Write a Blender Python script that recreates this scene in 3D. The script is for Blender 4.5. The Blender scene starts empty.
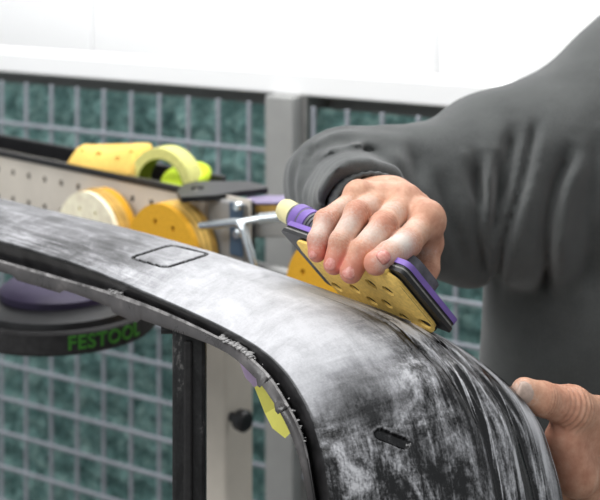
import bpy, bmesh, math, random
import numpy as np
from mathutils import Vector, Matrix
from mathutils.geometry import delaunay_2d_cdt

random.seed(4)
SC = bpy.context.scene
COL = SC.collection

# ------------------------------------------------------------------ camera
F = 1300.0            # focal length in pixels of the 600 px wide frame
HY = -70.0            # row of the horizon (shift lens, level camera)
ZC = 1.65             # eye height
cam_d = bpy.data.cameras.new('camera')
cam = bpy.data.objects.new('camera', cam_d)
COL.objects.link(cam)
SC.camera = cam
cam.location = (0, 0, ZC)
cam.rotation_euler = (math.radians(90), 0, 0)
cam_d.sensor_fit = 'HORIZONTAL'
cam_d.sensor_width = 36.0
cam_d.lens = F / 600 * 36
cam_d.shift_y = (HY - 250) / 600.0
cam_d.clip_start = 0.02
cam_d.dof.use_dof = True
cam_d.dof.focus_distance = 1.07
cam_d.dof.aperture_fstop = 9.0

# ------------------------------------------------------------------ world, lights, exposure
W = bpy.data.worlds.new('world')
SC.world = W
W.use_nodes = True
W.node_tree.nodes['Background'].inputs[0].default_value = (0.93, 0.97, 1.0, 1)
W.node_tree.nodes['Background'].inputs[1].default_value = 0.50


def area(name, loc, target, sx, sy, power, color=(1, 1, 1)):
    d = bpy.data.lights.new(name, 'AREA')
    d.shape = 'RECTANGLE'
    d.size, d.size_y, d.energy, d.color = sx, sy, power, color
    o = bpy.data.objects.new(name, d)
    COL.objects.link(o)
    o.location = loc
    o.rotation_euler = (Vector(target) - Vector(loc)).to_track_quat('-Z', 'Y').to_euler()
    return o


area('ceiling_and_fill_lamp', (-0.5, 1.9, 3.3), (-0.1, 1.25, 1.2), 2.4, 0.7, 30)
area('ceiling_and_fill_lamp', (-1.7, -0.3, 2.9), (-0.1, 1.8, 1.1), 2.2, 0.8, 50)  # front-left fill, added to brighten the disc faces
area('ceiling_and_fill_lamp', (0.3, 1.9, 3.4), (0.1, 3.6, 1.6), 3.0, 0.6, 60)
SC.view_settings.view_transform = 'Standard'
SC.view_settings.look = 'None'
SC.view_settings.gamma = 1.0
SC.view_settings.use_curve_mapping = False
SC.view_settings.exposure = 0.0
SC.cycles.use_denoising = True
SC.cycles.max_bounces = 6


# ------------------------------------------------------------------ helpers
def P(px, py, Y):
    """World point on the line of sight of pixel (px,py) at distance Y from the camera."""
    return Vector(((px - 300) / F * Y, Y, ZC - (py - HY) / F * Y))


def lin(r, g=None, b=None):
    if g is None:
        g = b = r
    f = lambda c: c / 12.92 if c <= 0.04045 else ((c + 0.055) / 1.055) ** 2.4
    return (f(r / 255), f(g / 255), f(b / 255), 1)


def thing(name, label, cat, loc=(0, 0, 0), group=None):
    o = bpy.data.objects.new(name, None)
    COL.objects.link(o)
    o.location = loc
    o.empty_display_size = 0.05
    return tag(o, label, cat, group)


def tag(o, label, cat=None, group=None):
    if label:
        o['label'] = label
    if cat:
        o['category'] = cat
    if group:
        o['group'] = group
    return o


def link(name, me, mat, parent=None, smooth=False, keep=True):
    o = bpy.data.objects.new(name, me)
    COL.objects.link(o)
    if mat is not None and not me.materials:
        me.materials.append(mat)
    if smooth:
        me.shade_smooth()
    if parent is not None:
        o.parent = parent
        if keep:      # geometry was written in world space
            o.matrix_parent_inverse = world(parent).inverted()
    return o


def world(o):
    m = Matrix.LocRotScale(o.location, o.rotation_euler, o.scale)
    return world(o.parent) @ o.matrix_parent_inverse @ m if o.parent else m


def mesh(name, verts, faces):
    me = bpy.data.meshes.new(name)
    me.from_pydata([tuple(v) for v in verts], [], faces)
    me.update()
    return me


def fix(me):
    bm = bmesh.new()
    bm.from_mesh(me)
    bmesh.ops.recalc_face_normals(bm, faces=bm.faces)
    bm.to_mesh(me)
    bm.free()
    return me


def frame(o, x, y, z):
    m = Matrix((x, y, z)).transposed().to_4x4()
    m.translation = Vector(o)
    return m


def box_me(name, M, lo, hi, bev=0.0, seg=2):
    bm = bmesh.new()
    bmesh.ops.create_cube(bm, size=1)
    lo, hi = Vector(lo), Vector(hi)
    for v in bm.verts:
        v.co = Vector([lo[i] + (v.co[i] + .5) * (hi[i] - lo[i]) for i in range(3)])
    if bev > 0:
        bmesh.ops.bevel(bm, geom=bm.edges[:], offset=bev, segments=seg, affect='EDGES', profile=.5)
    bm.transform(M)
    me = bpy.data.meshes.new(name)
    bm.normal_update()
    bm.to_mesh(me)
    bm.free()
    return me


def tube_me(name, pts, r, n=12, cap=True):
    pts = [Vector(p) for p in pts]
    rr = r if isinstance(r, (list, tuple)) else [r] * len(pts)
    vs, fs = [], []
    prev = None
    for i, p in enumerate(pts):
        t = (pts[min(i + 1, len(pts) - 1)] - pts[max(i - 1, 0)]).normalized()
        if prev is None:
            a = t.orthogonal().normalized()
        else:
            a = (prev - t * prev.dot(t)).normalized()
        prev = a
        b = t.cross(a)
        for k in range(n):
            w = 2 * math.pi * k / n
            vs.append(p + (a * math.cos(w) + b * math.sin(w)) * rr[i])
    for i in range(len(pts) - 1):
        for k in range(n):
            fs.append((i * n + k, i * n + (k + 1) % n, (i + 1) * n + (k + 1) % n, (i + 1) * n + k))
    if cap:
        fs.append(tuple(range(n))[::-1])
        fs.append(tuple((len(pts) - 1) * n + k for k in range(n)))
    return mesh(name, vs, fs)


def lathe_me(name, M, prof, n=32):
    """prof: list of (radius, z); closed profiles are given with the first point repeated."""
    vs, fs = [], []
    for (r, z) in prof:
        for k in range(n):
            w = 2 * math.pi * k / n
            vs.append(M @ Vector((r * math.cos(w), r * math.sin(w), z)))
    for i in range(len(prof) - 1):
        for k in range(n):
            fs.append((i * n + k, i * n + (k + 1) % n, (i + 1) * n + (k + 1) % n, (i + 1) * n + k))
    me = mesh(name, vs, fs)
    bm = bmesh.new()
    bm.from_mesh(me)
    bmesh.ops.remove_doubles(bm, verts=bm.verts, dist=1e-6)
    bmesh.ops.recalc_face_normals(bm, faces=bm.faces)
    bm.to_mesh(me)
    bm.free()
    return me


def circle2(cx, cy, rx, ry=None, n=14, rot=0.0):
    ry = rx if ry is None else ry
    out = []
    for k in range(n):
        w = 2 * math.pi * k / n
        x, y = rx * math.cos(w), ry * math.sin(w)
        out.append((cx + x * math.cos(rot) - y * math.sin(rot), cy + x * math.sin(rot) + y * math.cos(rot)))
    return out


def rrect2(x0, y0, x1, y1, r, n=5):
    out = []
    for cx, cy, a0 in ((x1 - r, y1 - r, 0), (x0 + r, y1 - r, 90), (x0 + r, y0 + r, 180), (x1 - r, y0 + r, 270)):
        for k in range(n + 1):
            w = math.radians(a0 + 90 * k / n)
            out.append((cx + r * math.cos(w), cy + r * math.sin(w)))
    return out


def plate_me(name, outline, holes, mapf, thick, extra=()):
    """Flat or curved plate with real holes. mapf(x, y, z) -> world point; front face z=thick, rear z=0."""
    pts = [Vector(p) for p in outline]
    edges = [(i, (i + 1) % len(outline)) for i in range(len(outline))]
    for h in holes:
        o = len(pts)
        pts += [Vector(p) for p in h]
        edges += [(o + i, o + (i + 1) % len(h)) for i in range(len(h))]
    pts += [Vector(p) for p in extra]
    v2, e2, f2, ov, oe, of = delaunay_2d_cdt(pts, edges, [], 1, 1e-7)

    def in_hole(f):
        cx_ = sum(v2[i].x for i in f) / len(f)
        cy_ = sum(v2[i].y for i in f) / len(f)
        for h in holes:
            c = False
            for (ax_, ay_), (bx_, by_) in zip(h, h[1:] + h[:1]):
                if (ay_ > cy_) != (by_ > cy_) and cx_ < (bx_ - ax_) * (cy_ - ay_) / (by_ - ay_) + ax_:
                    c = not c
            if c:
                return True
        return False
    f2 = [f for f in f2 if not in_hole(f)]
    n = len(v2)
    vs = [mapf(v.x, v.y, thick) for v in v2] + [mapf(v.x, v.y, 0.0) for v in v2]
    fs = [tuple(f) for f in f2] + [tuple(n + i for i in reversed(f)) for f in f2]
    cnt = {}
    for f in f2:
        for i in range(len(f)):
            a, b = f[i], f[(i + 1) % len(f)]
            cnt.setdefault((min(a, b), max(a, b)), []).append((a, b))
    for k, l in cnt.items():
        if len(l) == 1:
            a, b = l[0]
            fs.append((b, a, n + a, n + b))
    return fix(mesh(name, vs, fs))


def autosmooth(o, deg=40):
    me = o.data
    me.shade_smooth()
    bm = bmesh.new()
    bm.from_mesh(me)
    for e in bm.edges:
        if len(e.link_faces) == 2 and e.calc_face_angle(0) > math.radians(deg):
            e.smooth = False
    bm.to_mesh(me)
    bm.free()
    return o


# ------------------------------------------------------------------ materials
class NT:
    def __init__(self, name):
        self.m = bpy.data.materials.new(name)
        self.m.use_nodes = True
        self.t = self.m.node_tree
        self.b = self.t.nodes['Principled BSDF']

    def n(self, typ, **kw):
        x = self.t.nodes.new('ShaderNode' + typ)
        for k, v in kw.items():
            setattr(x, k, v)
        return x

    def l(self, a, b):
        self.t.links.new(a, b)

    def coord(self, kind='Object', scale=(1, 1, 1)):
        tc = self.n('TexCoord')
        mp = self.n('Mapping')
        mp.inputs['Scale'].default_value = scale
        self.l(tc.outputs[kind], mp.inputs['Vector'])
        return mp.outputs[0]

    def noise(self, vec, scale, detail=4, rough=.6, dist=0.0):
        x = self.n('TexNoise')
        x.inputs['Scale'].default_value = scale
        x.inputs['Detail'].default_value = detail
        x.inputs['Roughness'].default_value = rough
        x.inputs['Distortion'].default_value = dist
        self.l(vec, x.inputs['Vector'])
        return x.outputs['Fac']

    def math(self, op, a, b=0.0, c=None, clamp=False):
        x = self.n('Math', operation=op, use_clamp=clamp)
        for i, v in enumerate((a, b) if c is None else (a, b, c)):
            if isinstance(v, (int, float)):
                x.inputs[i].default_value = v
            else:
                self.l(v, x.inputs[i])
        return x.outputs[0]

    def ramp(self, fac, stops, interp='LINEAR'):
        x = self.n('ValToRGB')
        x.color_ramp.interpolation = interp
        while len(x.color_ramp.elements) < len(stops):
            x.color_ramp.elements.new(.5)
        for e, (p, c) in zip(x.color_ramp.elements, stops):
            e.position = p
            e.color = c if hasattr(c, '__len__') else (c, c, c, 1)
        self.l(fac, x.inputs[0])
        return x.outputs[0]

    def mix(self, fac, a, b):
        x = self.n('Mix', data_type='RGBA')
        for i, v in ((0, fac), (6, a), (7, b)):
            if isinstance(v, (int, float)):
                x.inputs[i].default_value = v
            elif isinstance(v, tuple):
                x.inputs[i].default_value = v
            else:
                self.l(v, x.inputs[i])
        return x.outputs[2]

    def bump(self, h, strength=.3, dist=.001):
        x = self.n('Bump')
        x.inputs['Strength'].default_value = strength
        x.inputs['Distance'].default_value = dist
        self.l(h, x.inputs['Height'])
        self.l(x.outputs[0], self.b.inputs['Normal'])

    def set(self, key, v):
        if isinstance(v, (int, float, tuple)):
            self.b.inputs[key].default_value = v
        else:
            self.l(v, self.b.inputs[key])


def simple(name, col, rough=.5, metal=0.0, var=.12, scale=60, bump=0.0, spec=.5, coat=0.0):
    t = NT(name)
    c = t.coord()
    f = t.noise(c, scale, 5)
    dark = tuple(x * (1 - var * 2) for x in col[:3]) + (1,)
    lite = tuple(min(1, x * (1 + var)) for x in col[:3]) + (1,)
    t.set('Base Color', t.ramp(f, [(.3, dark), (.7, lite)]))
    t.set('Roughness', rough)
    t.set('Metallic', metal)
    t.set('Specular IOR Level', spec)
    t.set('Coat Weight', coat)
    if bump:
        t.bump(f, bump, .001)
    return t.m


M = {}
M['yellow'] = simple('yellow_abrasive', lin(246, 206, 112), .85, var=.10, scale=260, bump=.25)
M['orange'] = simple('golden_abrasive', lin(222, 165, 36), .85, var=.08, scale=260, bump=.2)
M['cream'] = simple('pale_worn_abrasive', lin(252, 238, 210), .9, var=.12, scale=70, bump=.2)
M['tan'] = simple('tan_abrasive', lin(200, 160, 82), .9, var=.15, scale=120, bump=.2)
M['pad'] = simple('soft_yellow_pad', lin(238, 196, 100), .9, var=.08, scale=200, bump=.2)
M['lime'] = simple('lime_pad', lin(196, 220, 40), .8, var=.08)
M['ringface'] = simple('pale_lime_foam', lin(216, 214, 130), .9, var=.08, scale=200, bump=.3)
M['ringside'] = simple('olive_foam', lin(128, 140, 22), .9, var=.2, scale=300, bump=.3)
M['purple'] = simple('purple_plastic', lin(128, 100, 180), .5, var=.12, scale=30)
M['shaded_purple'] = simple('shaded_purple_pad', lin(54, 44, 74), .6, var=.12, scale=30)  # purple darkened to stand in for the bumper's shadow
M['lilac'] = simple('lilac_cloth', lin(138, 128, 156), .8, var=.1)
M['black'] = simple('black_plastic', lin(26, 26, 28), .45, var=.25)
M['black_rough'] = simple('black_rubber', lin(36, 35, 36), .75, var=.3, scale=120)
M['grey_foam'] = simple('grey_foam', lin(140, 138, 134), .85, var=.2, scale=200, bump=.3)
M['steel'] = simple('grey_paint_steel', lin(158, 158, 156), .5, var=.06, scale=12)
M['beige'] = simple('beige_paint_steel', lin(206, 198, 186), .55, var=.05, scale=14)
M['galv'] = simple('brushed_grey_metal', lin(150, 149, 147), .45, metal=.35, var=.1, scale=25)
M['chrome'] = simple('chrome', lin(215, 222, 225), .22, metal=.9, var=.05)
M['bluegrey'] = simple('dark_blue_strip', lin(60, 80, 100), .5, var=.1)
M['creamcap'] = simple('cream_plastic', lin(222, 212, 160), .55, var=.08, scale=40)
M['greyplastic'] = simple('smoke_plastic', lin(92, 92, 96), .4, var=.25, scale=120)
M['green_print'] = simple('green_print', lin(56, 124, 34), .7, var=.1)
M['wire'] = simple('galvanised_wire', lin(158, 162, 170), .55, metal=.2, var=.08, scale=30)
M['white_wall'] = simple('white_panel', lin(250, 250, 250), .6, var=.01, scale=3)
M['floor'] = simple('concrete', lin(140, 138, 134), .8, var=.12, scale=5, bump=.1)
M['trousers'] = simple('dark_work_cloth', lin(48, 50, 56), .9, var=.15, scale=180)
M['shoe'] = simple('black_leather', lin(28, 26, 25), .5, var=.2)
M['hair'] = simple('brown_hair', lin(70, 52, 40), .7, var=.25, scale=200, bump=.4)
M['eye'] = simple('eye_white', lin(230, 228, 222), .2, var=.02)


def mat_filter():
    t = NT('green_filter_mat')
    c = t.coord('Object')
    f1 = t.noise(c, 26, 6, .75, .6)
    f2 = t.noise(c, 150, 3, .6)
    f = t.math('ADD', t.math('MULTIPLY', f1, .75), t.math('MULTIPLY', f2, .25))
    t.set('Base Color', t.ramp(f, [(.36, lin(66, 96, 96)), (.5, lin(114, 154, 150)), (.64, lin(172, 204, 198))]))
    t.set('Roughness', 1.0)
    t.bump(f, 1.0, .02)
    return t.m


def mat_cloth():
    t = NT('charcoal_sweatshirt')
    c = t.coord('Object')
    f = t.noise(c, 900, 3, .7)
    g = t.noise(c, 14, 4, .6)
    k = t.math('ADD', t.math('MULTIPLY', f, .55), t.math('MULTIPLY', g, .45))
    t.set('Base Color', t.ramp(k, [(.3, lin(60, 62, 62)), (.7, lin(92, 94, 93))]))
    t.set('Roughness', .95)
    t.set('Specular IOR Level', .15)
    t.set('Sheen Weight', .25)
    t.set('Sheen Roughness', .5)
    t.bump(f, .35, .0012)
    return t.m


def mat_skin():
    t = NT('skin')
    c = t.coord('Object')
    a = t.n('Attribute', attribute_name='tint')
    s = t.n('SeparateColor')
    t.l(a.outputs['Color'], s.inputs[0])
    n1 = t.noise(c, 90, 5, .65)
    n2 = t.noise(c, 420, 4, .7)
    base = t.ramp(n1, [(.3, lin(184, 132, 106)), (.55, lin(205, 158, 131)), (.75, lin(218, 178, 152))])
    red = t.math('MULTIPLY', s.outputs[0], t.math('ADD', .55, t.math('MULTIPLY', n1, .7)), clamp=True)
    col = t.mix(red, base, lin(196, 112, 96))
    crease = t.math('MULTIPLY', s.outputs[2], .8, clamp=True)
    col = t.mix(crease, col, lin(150, 92, 70))
    d = t.math('ADD', s.outputs[1], t.math('MULTIPLY', t.math('SUBTRACT', n2, .5), .9))
    d = t.math('MULTIPLY', t.math('SUBTRACT', d, .25), 1.3, clamp=True)
    col = t.mix(t.math('MULTIPLY', d, .85), col, lin(214, 206, 198))
    t.set('Base Color', col)
    t.set('Roughness', .55)
    t.set('Specular IOR Level', .35)
    t.set('Subsurface Weight', .12)
    t.set('Subsurface Radius', (.006, .003, .002))
    t.set('Subsurface Scale', 1.0)
    h = t.math('ADD', t.math('MULTIPLY', n2, .6), t.noise(c, 1100, 2, .6))
    t.bump(h, .35, .0006)
    return t.m


def mat_nail():
    t = NT('fingernail')
    c = t.coord('Object')
    n1 = t.noise(c, 300, 4)
    t.set('Base Color', t.ramp(n1, [(.35, lin(196, 120, 110)), (.7, lin(216, 160, 146))]))
    t.set('Roughness', .42)
    return t.m


def mat_bumper():
    """Black gloss plastic under streaked white sanding dust; the 'dust' attribute says how much lies where, plus painted crest, ridge and facet highlights."""
    t = NT('sanded_black_plastic')
    uv = t.n('UVMap', uv_map='UVMap')
    a = t.n('Attribute', attribute_name='dust')
    s = t.n('SeparateColor')
    t.l(a.outputs['Color'], s.inputs[0])

    def mp(sx, sy, rot=0.0):
        m = t.n('Mapping')
        m.inputs['Scale'].default_value = (sx, sy, 1)
        m.inputs['Rotation'].default_value = (0, 0, rot)
        t.l(uv.outputs[0], m.inputs['Vector'])
        return m.outputs[0]
    streak = t.noise(mp(10, 90), 1.0, 6, .66, .8)            # wiped along the bumper
    blot = t.noise(mp(22, 30), 1.0, 9, .66, .9)             # cloudy, smeared dust
    cross = t.noise(mp(70, 16, .6), 1.0, 6, .7, 1.2)
    fine = t.noise(mp(160, 420), 1.0, 4, .7, .4)
    thin = t.noise(mp(8, 300), 1.0, 3, .55, .5)              # single hard scratches
    speck = t.noise(mp(560, 560), 1.0, 3, .7)
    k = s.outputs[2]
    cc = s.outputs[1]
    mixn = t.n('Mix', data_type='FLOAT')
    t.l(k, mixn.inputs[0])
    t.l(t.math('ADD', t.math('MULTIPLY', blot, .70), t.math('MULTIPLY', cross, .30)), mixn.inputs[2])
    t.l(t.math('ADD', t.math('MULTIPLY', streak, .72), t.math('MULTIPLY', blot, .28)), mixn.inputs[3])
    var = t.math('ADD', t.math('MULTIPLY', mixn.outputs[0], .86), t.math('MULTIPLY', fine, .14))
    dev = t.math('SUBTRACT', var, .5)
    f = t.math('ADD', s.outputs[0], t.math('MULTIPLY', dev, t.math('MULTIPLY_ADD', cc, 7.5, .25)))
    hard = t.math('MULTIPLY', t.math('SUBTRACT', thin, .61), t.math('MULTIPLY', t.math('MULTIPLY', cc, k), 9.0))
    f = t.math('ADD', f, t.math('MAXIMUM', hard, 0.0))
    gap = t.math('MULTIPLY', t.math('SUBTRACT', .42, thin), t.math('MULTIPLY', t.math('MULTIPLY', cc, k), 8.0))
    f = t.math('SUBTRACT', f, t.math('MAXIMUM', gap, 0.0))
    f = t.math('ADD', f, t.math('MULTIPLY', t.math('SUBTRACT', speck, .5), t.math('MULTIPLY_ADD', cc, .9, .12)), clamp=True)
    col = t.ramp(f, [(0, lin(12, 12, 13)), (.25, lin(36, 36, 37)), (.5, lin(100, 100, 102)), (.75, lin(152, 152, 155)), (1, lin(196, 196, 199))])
    t.set('Base Color', col)
    t.set('Roughness', t.ramp(f, [(0, .16), (.3, .42), (.7, .8)]))
    t.set('Coat Weight', 0.0)
    hgt = t.math('ADD', t.math('MULTIPLY', f, .6), t.math('MULTIPLY', fine, .3))
    t.bump(hgt, .3, .0012)
    return t.m


def mat_flange():
    t = NT('worn_black_plastic')
    c = t.coord('Object')
    n1 = t.noise(c, 22, 4, .6, .4)
    n2 = t.noise(c, 500, 3, .7)
    f = t.math('ADD', t.math('MULTIPLY', n1, .8), t.math('MULTIPLY', n2, .2))
    t.set('Base Color', t.ramp(f, [(.30, lin(44, 42, 42)), (.55, lin(72, 69, 69)), (.75, lin(112, 108, 107))]))
    t.set('Roughness', t.ramp(f, [(.4, .25), (.65, .6)]))
    t.bump(f, .4, .001)
    return t.m


M['filter'] = mat_filter()
M['cloth'] = mat_cloth()
M['skin'] = mat_skin()
M['nail'] = mat_nail()
M['bumper'] = mat_bumper()
M['flange'] = mat_flange()
M['ledge'] = simple('scuffed_ledge', lin(150, 147, 146), .7, var=.4, scale=70, bump=.3)
M['gloss_black'] = simple('gloss_black_plastic', lin(46, 45, 46), .3, var=.4, scale=40, bump=.1)
def mat_post():
    t = NT('scuffed_black_steel')
    n1 = t.noise(t.coord('Object', (1, 1, .35)), 60, 7, .72, .8)
    n2 = t.noise(t.coord('Object'), 260, 4, .7)
    f = t.math('ADD', t.math('MULTIPLY', n1, .75), t.math('MULTIPLY', n2, .25))
    t.set('Base Color', t.ramp(f, [(.45, lin(17, 17, 18)), (.58, lin(40, 40, 41)), (.66, lin(120, 118, 116))]))
    t.set('Roughness', .5)
    t.bump(f, .3, .001)
    return t.m


M['post'] = mat_post()


# ------------------------------------------------------------------ signed distance modelling for soft bodies
def A3(v):
    return np.array(v, dtype=np.float32)


def rc(Q, a, b, r1, r2):
    a, b = A3(a), A3(b)
    ab = b - a
    t = np.clip(((Q - a) @ ab) / float(ab @ ab), 0, 1)
    return np.linalg.norm(Q - a - t[:, None] * ab, axis=1) - (r1 + t * (r2 - r1))


def ell(Q, c, r, R=None):
    q = Q - A3(c)
    if R is not None:
        q = q @ np.array(R, dtype=np.float32)      # columns are the local axes
    r = A3(r)
    k0 = np.linalg.norm(q / r, axis=1)
    k1 = np.linalg.norm(q / (r * r), axis=1) + 1e-9
    return k0 * (k0 - 1) / k1


def smin(a, b, k):
    h = np.clip(.5 + .5 * (b - a) / k, 0, 1)
    return b + (a - b) * h - k * h * (1 - h)


def segdist(Q, pts):
    d = None
    for a, b in zip(pts[:-1], pts[1:]):
        x = rc(Q, a, b, 0, 0)
        d = x if d is None else np.minimum(d, x)
    return d


def surface_net(fn, lo, hi, h):
    lo, hi = np.array(lo, float), np.array(hi, float)
    n = np.ceil((hi - lo) / h).astype(int) + 1
    ax = [(lo[i] + h * np.arange(n[i])).astype(np.float32) for i in range(3)]
    V = np.empty(n, dtype=np.float32)
    step = max(1, int(400000 // (n[1] * n[2])))
    yy, zz = np.meshgrid(ax[1], ax[2], indexing='ij')
    for i in range(0, n[0], step):
        xs = ax[0][i:i + step]
        Q = np.empty((len(xs), n[1], n[2], 3), np.float32)
        Q[..., 0] = xs[:, None, None]
        Q[..., 1] = yy
        Q[..., 2] = zz
        V[i:i + step] = fn(Q.reshape(-1, 3)).reshape(len(xs), n[1], n[2])
    ins = V < 0
    c = [m - 1 for m in n]
    S = np.zeros((*c, 3))
    N = np.zeros(c, int)
    for d in range(3):
        e = [1 if k == d else 0 for k in range(3)]
        o1, o2 = [k for k in range(3) if k != d]
        for p in (0, 1):
            for q in (0, 1):
                off = [0, 0, 0]
                off[o1], off[o2] = p, q
                s0 = tuple(slice(off[k], off[k] + c[k]) for k in range(3))
                s1 = tuple(slice(off[k] + e[k], off[k] + e[k] + c[k]) for k in range(3))
                cr = ins[s0] != ins[s1]
                a, b = V[s0], V[s1]
                t = np.where(cr, a / np.where(cr, a - b, 1), 0)
                pos = np.zeros((*c, 3))
                pos[..., d] = t
                pos[..., o1], pos[..., o2] = p, q
                S += pos * cr[..., None]
                N += cr
    act = N > 0
    idx = -np.ones(c, int)
    idx[act] = np.arange(act.sum())
    base = np.stack(np.meshgrid(*[np.arange(k) for k in c], indexing='ij'), -1)
    verts = lo + h * (base[act] + S[act] / N[act][:, None])
    quads = []
    for d in range(3):
        o1, o2 = (d + 1) % 3, (d + 2) % 3
        sl0, sl1 = [slice(None)] * 3, [slice(None)] * 3
        sl0[d], sl1[d] = slice(0, -1), slice(1, None)
        A, B = ins[tuple(sl0)], ins[tuple(sl1)]
        cr = np.argwhere(A != B)
        ok = (cr[:, o1] > 0) & (cr[:, o2] > 0) & (cr[:, o1] < n[o1] - 1) & (cr[:, o2] < n[o2] - 1)
        cr = cr[ok]
        flip = A[tuple(cr.T)]
        u, w = np.zeros(3, int), np.zeros(3, int)
        u[o1], w[o2] = 1, 1
        g = lambda m: idx[tuple((cr - m).T)]
        q = np.stack([g(u + w), g(w), g(0 * u), g(u)], 1)
        q[~flip] = q[~flip][:, ::-1]
        quads.append(q)
    return verts, np.concatenate(quads)


def np_mesh(name, verts, quads):
    me = bpy.data.meshes.new(name)
    me.vertices.add(len(verts))
    me.vertices.foreach_set('co', np.asarray(verts, np.float32).ravel())
    me.loops.add(quads.size)
    me.loops.foreach_set('vertex_index', quads.astype(np.int32).ravel())
    me.polygons.add(len(quads))
    me.polygons.foreach_set('loop_start', np.arange(0, quads.size, 4, dtype=np.int32))
    me.update(calc_edges=True)
    me.validate()
    return me


def vcol(me, name, arr):
    at = me.attributes.new(name, 'FLOAT_COLOR', 'POINT')
    a = np.ones((len(me.vertices), 4), np.float32)
    a[:, :3] = arr
    at.data.foreach_set('color', a.ravel())


# ================================================================== SETTING
WA = math.radians(32)
WD = Vector((math.cos(WA), -math.sin(WA), 0))          # along the filter wall, towards the right
WN = Vector((-math.sin(WA), -math.cos(WA), 0))         # out of the wall, towards the camera
W0 = P(160, 400, 2.70)                                 # a crossing of the wire grid
UP = Vector((0, 0, 1))
W0z = W0.z
Wb = Vector((W0.x, W0.y, 0))
TOP = 1.33                                             # upper edge of the filter bank
CELL = 0.075
CELLZ = 0.0775


def wallbox(name, s0, s1, z0, z1, d0, d1, mat, parent=None, bev=0.0):
    Mx = frame(Wb, WD, -WN, UP)
    o = link(name, box_me(name, Mx, (s0, -d1, z0), (s1, -d0, z1), bev), mat, parent)
    if parent is None:
        o['kind'] = 'structure'
    return o


fl = link('floor', mesh('floor', [(-5, -3, 0), (5, -3, 0), (5, 6.5, 0), (-5, 6.5, 0)], [(0, 1, 2, 3)]), M['floor'])
fl['kind'] = 'structure'
wb = wallbox('wall_back', -1.95, 2.10, .04, TOP, -.10, -.085, M['steel'])     # backing sheet of the filter bank
s_post = (P(290, 300, 1).x)                                                # placed below along the wall


def wall_s(px):
    """position along the wall (and its distance) seen at column px"""
    k = (px - 300) / F
    # (Wb + s*WD) : x = k*y
    s = (k * Wb.y - Wb.x) / (WD.x - k * WD.y)
    return s


sp = wall_s(289)
mats_x = [(-1.95, sp - .035), (sp + .035, 2.10)]
for a, b in mats_x:
    # fluffy mats: uneven slabs clipped behind the wires
    nx, nz = int((b - a) / .012), int((TOP - .1) / .012)
    rnd = np.random.RandomState(5)
    vs, fs = [], []
    g = rnd.rand(nx + 1, nz + 1)
    for i in range(nx + 1):
        for j in range(nz + 1):
            s = a + (b - a) * i / nx
            z = .07 + (TOP - .1) * j / nz
            ph = math.sin(math.pi * ((s / CELL) % 1)) * math.sin(math.pi * (((z - W0z) / CELLZ) % 1))
            d = -.055 + .022 * ph + .014 * g[i, j]
            vs.append(Wb + WD * s + WN * d + UP * z)
    for i in range(nx):
        for j in range(nz):
            k = i * (nz + 1) + j
            fs.append((k, k + nz + 1, k + nz + 2, k + 1))
    link('filter_mat', mesh('filter_mat', vs, fs), M['filter'], wb, smooth=True)

k0, k1 = int(-1.95 / CELL), int(2.10 / CELL)
vbar = None
zb = [W0z + CELLZ * k for k in range(-16, 8) if .08 < W0z + CELLZ * k < TOP - .03]
for k in range(k0, k1 + 1):
    s = CELL * k
    if abs(s - sp) < .03:
        continue
    me = box_me('grid_bar', frame(Wb + WD * s, WD, -WN, UP), (-.0045, -.006, .06), (.0045, .002, TOP - .02), .002, 1)
    link('grid_bar', me, M['wire'], wb)
for z in zb:
    for a, b in mats_x:
        me = box_me('grid_bar', frame(Wb + UP * z, WD, -WN, UP), (a, -.010, -.0045), (b, -.004, .0045), .002, 1)
        link('grid_bar', me, M['wire'], wb)
# posts and rails of the filter bank
pm = M['steel']
tr = wallbox('trim_1', sp - .034, sp + .030, 0, TOP, -.08, .035, pm, None, .004)
wallbox('post_flange', sp - .056, sp - .034, 0, TOP, -.08, -.012, M['galv'], tr, .002)
wallbox('post_flange', sp + .030, sp + .040, 0, TOP, -.08, .0, M['galv'], tr, .002)
wallbox('trim_2', -1.95, 2.10, TOP, TOP + .045, -.10, .004, M['white_wall'], None, .004)
wallbox('trim_3', -1.95, 2.10, 0, .06, -.10, .03, pm, None, .004)
wr = wallbox('wall_rear', -3.2, 3.4, 0, 3.4, -.40, -.34, M['white_wall'])
for k in range(-3, 4):
    wallbox('panel', k * .95 - .472, k * .95 + .472, .02, 3.38, -.34, -.332, M['white_wall'], wr, .003)

# ================================================================== BUMPER
# stations along the bumper: near edge, crest, both as (column, row, distance)
HB = 0.335


def yon(py):
    return HB * F / (py - HY)


ST = [  # near px,py,Y             crest px,py,Y
    ((-330, 154, None), (-250, 142, None)),
    ((-190, 188, None), (-105, 172, None)),
    ((-60, 224, None), (20, 203, None)),
    ((60, 259, None), (138, 231, None)),
    ((141, 291, None), (235, 259, None)),
    ((226, 330, None), (335, 293, 1.195)),
    ((274, 362, 1.030), (425, 328, 1.105)),
    ((303, 402, 1.000), (490, 372, 1.065)),
    ((318, 440, .985), (527, 414, 1.045)),
    ((326, 475, .975), (545, 455, 1.035)),
    ((334, 540, .970), (560, 520, 1.03)),
    ((340, 640, .965), (570, 640, 1.03)),
    ((342, 760, .965), (574, 760, 1.03)),
]
NE = [P(n[0], n[1], n[2] or yon(n[1])) for n, c in ST]
CR = [P(c[0], c[1], c[2] or yon(c[1])) for n, c in ST]


def crom(pts, u):
    n = len(pts)
    i = min(max(int(math.floor(u)), 0), n - 2)
    t = u - i
    p1, p2 = pts[i], pts[i + 1]
    p0 = pts[i - 1] if i > 0 else p1 * 2 - p2
    p3 = pts[i + 2] if i + 2 < n else p2 * 2 - p1
    return .5 * ((2 * p1) + (p2 - p0) * t + (2 * p0 - 5 * p1 + 4 * p2 - p3) * t * t + (3 * p1 - p0 - 3 * p2 + p3) * t ** 3)


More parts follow.
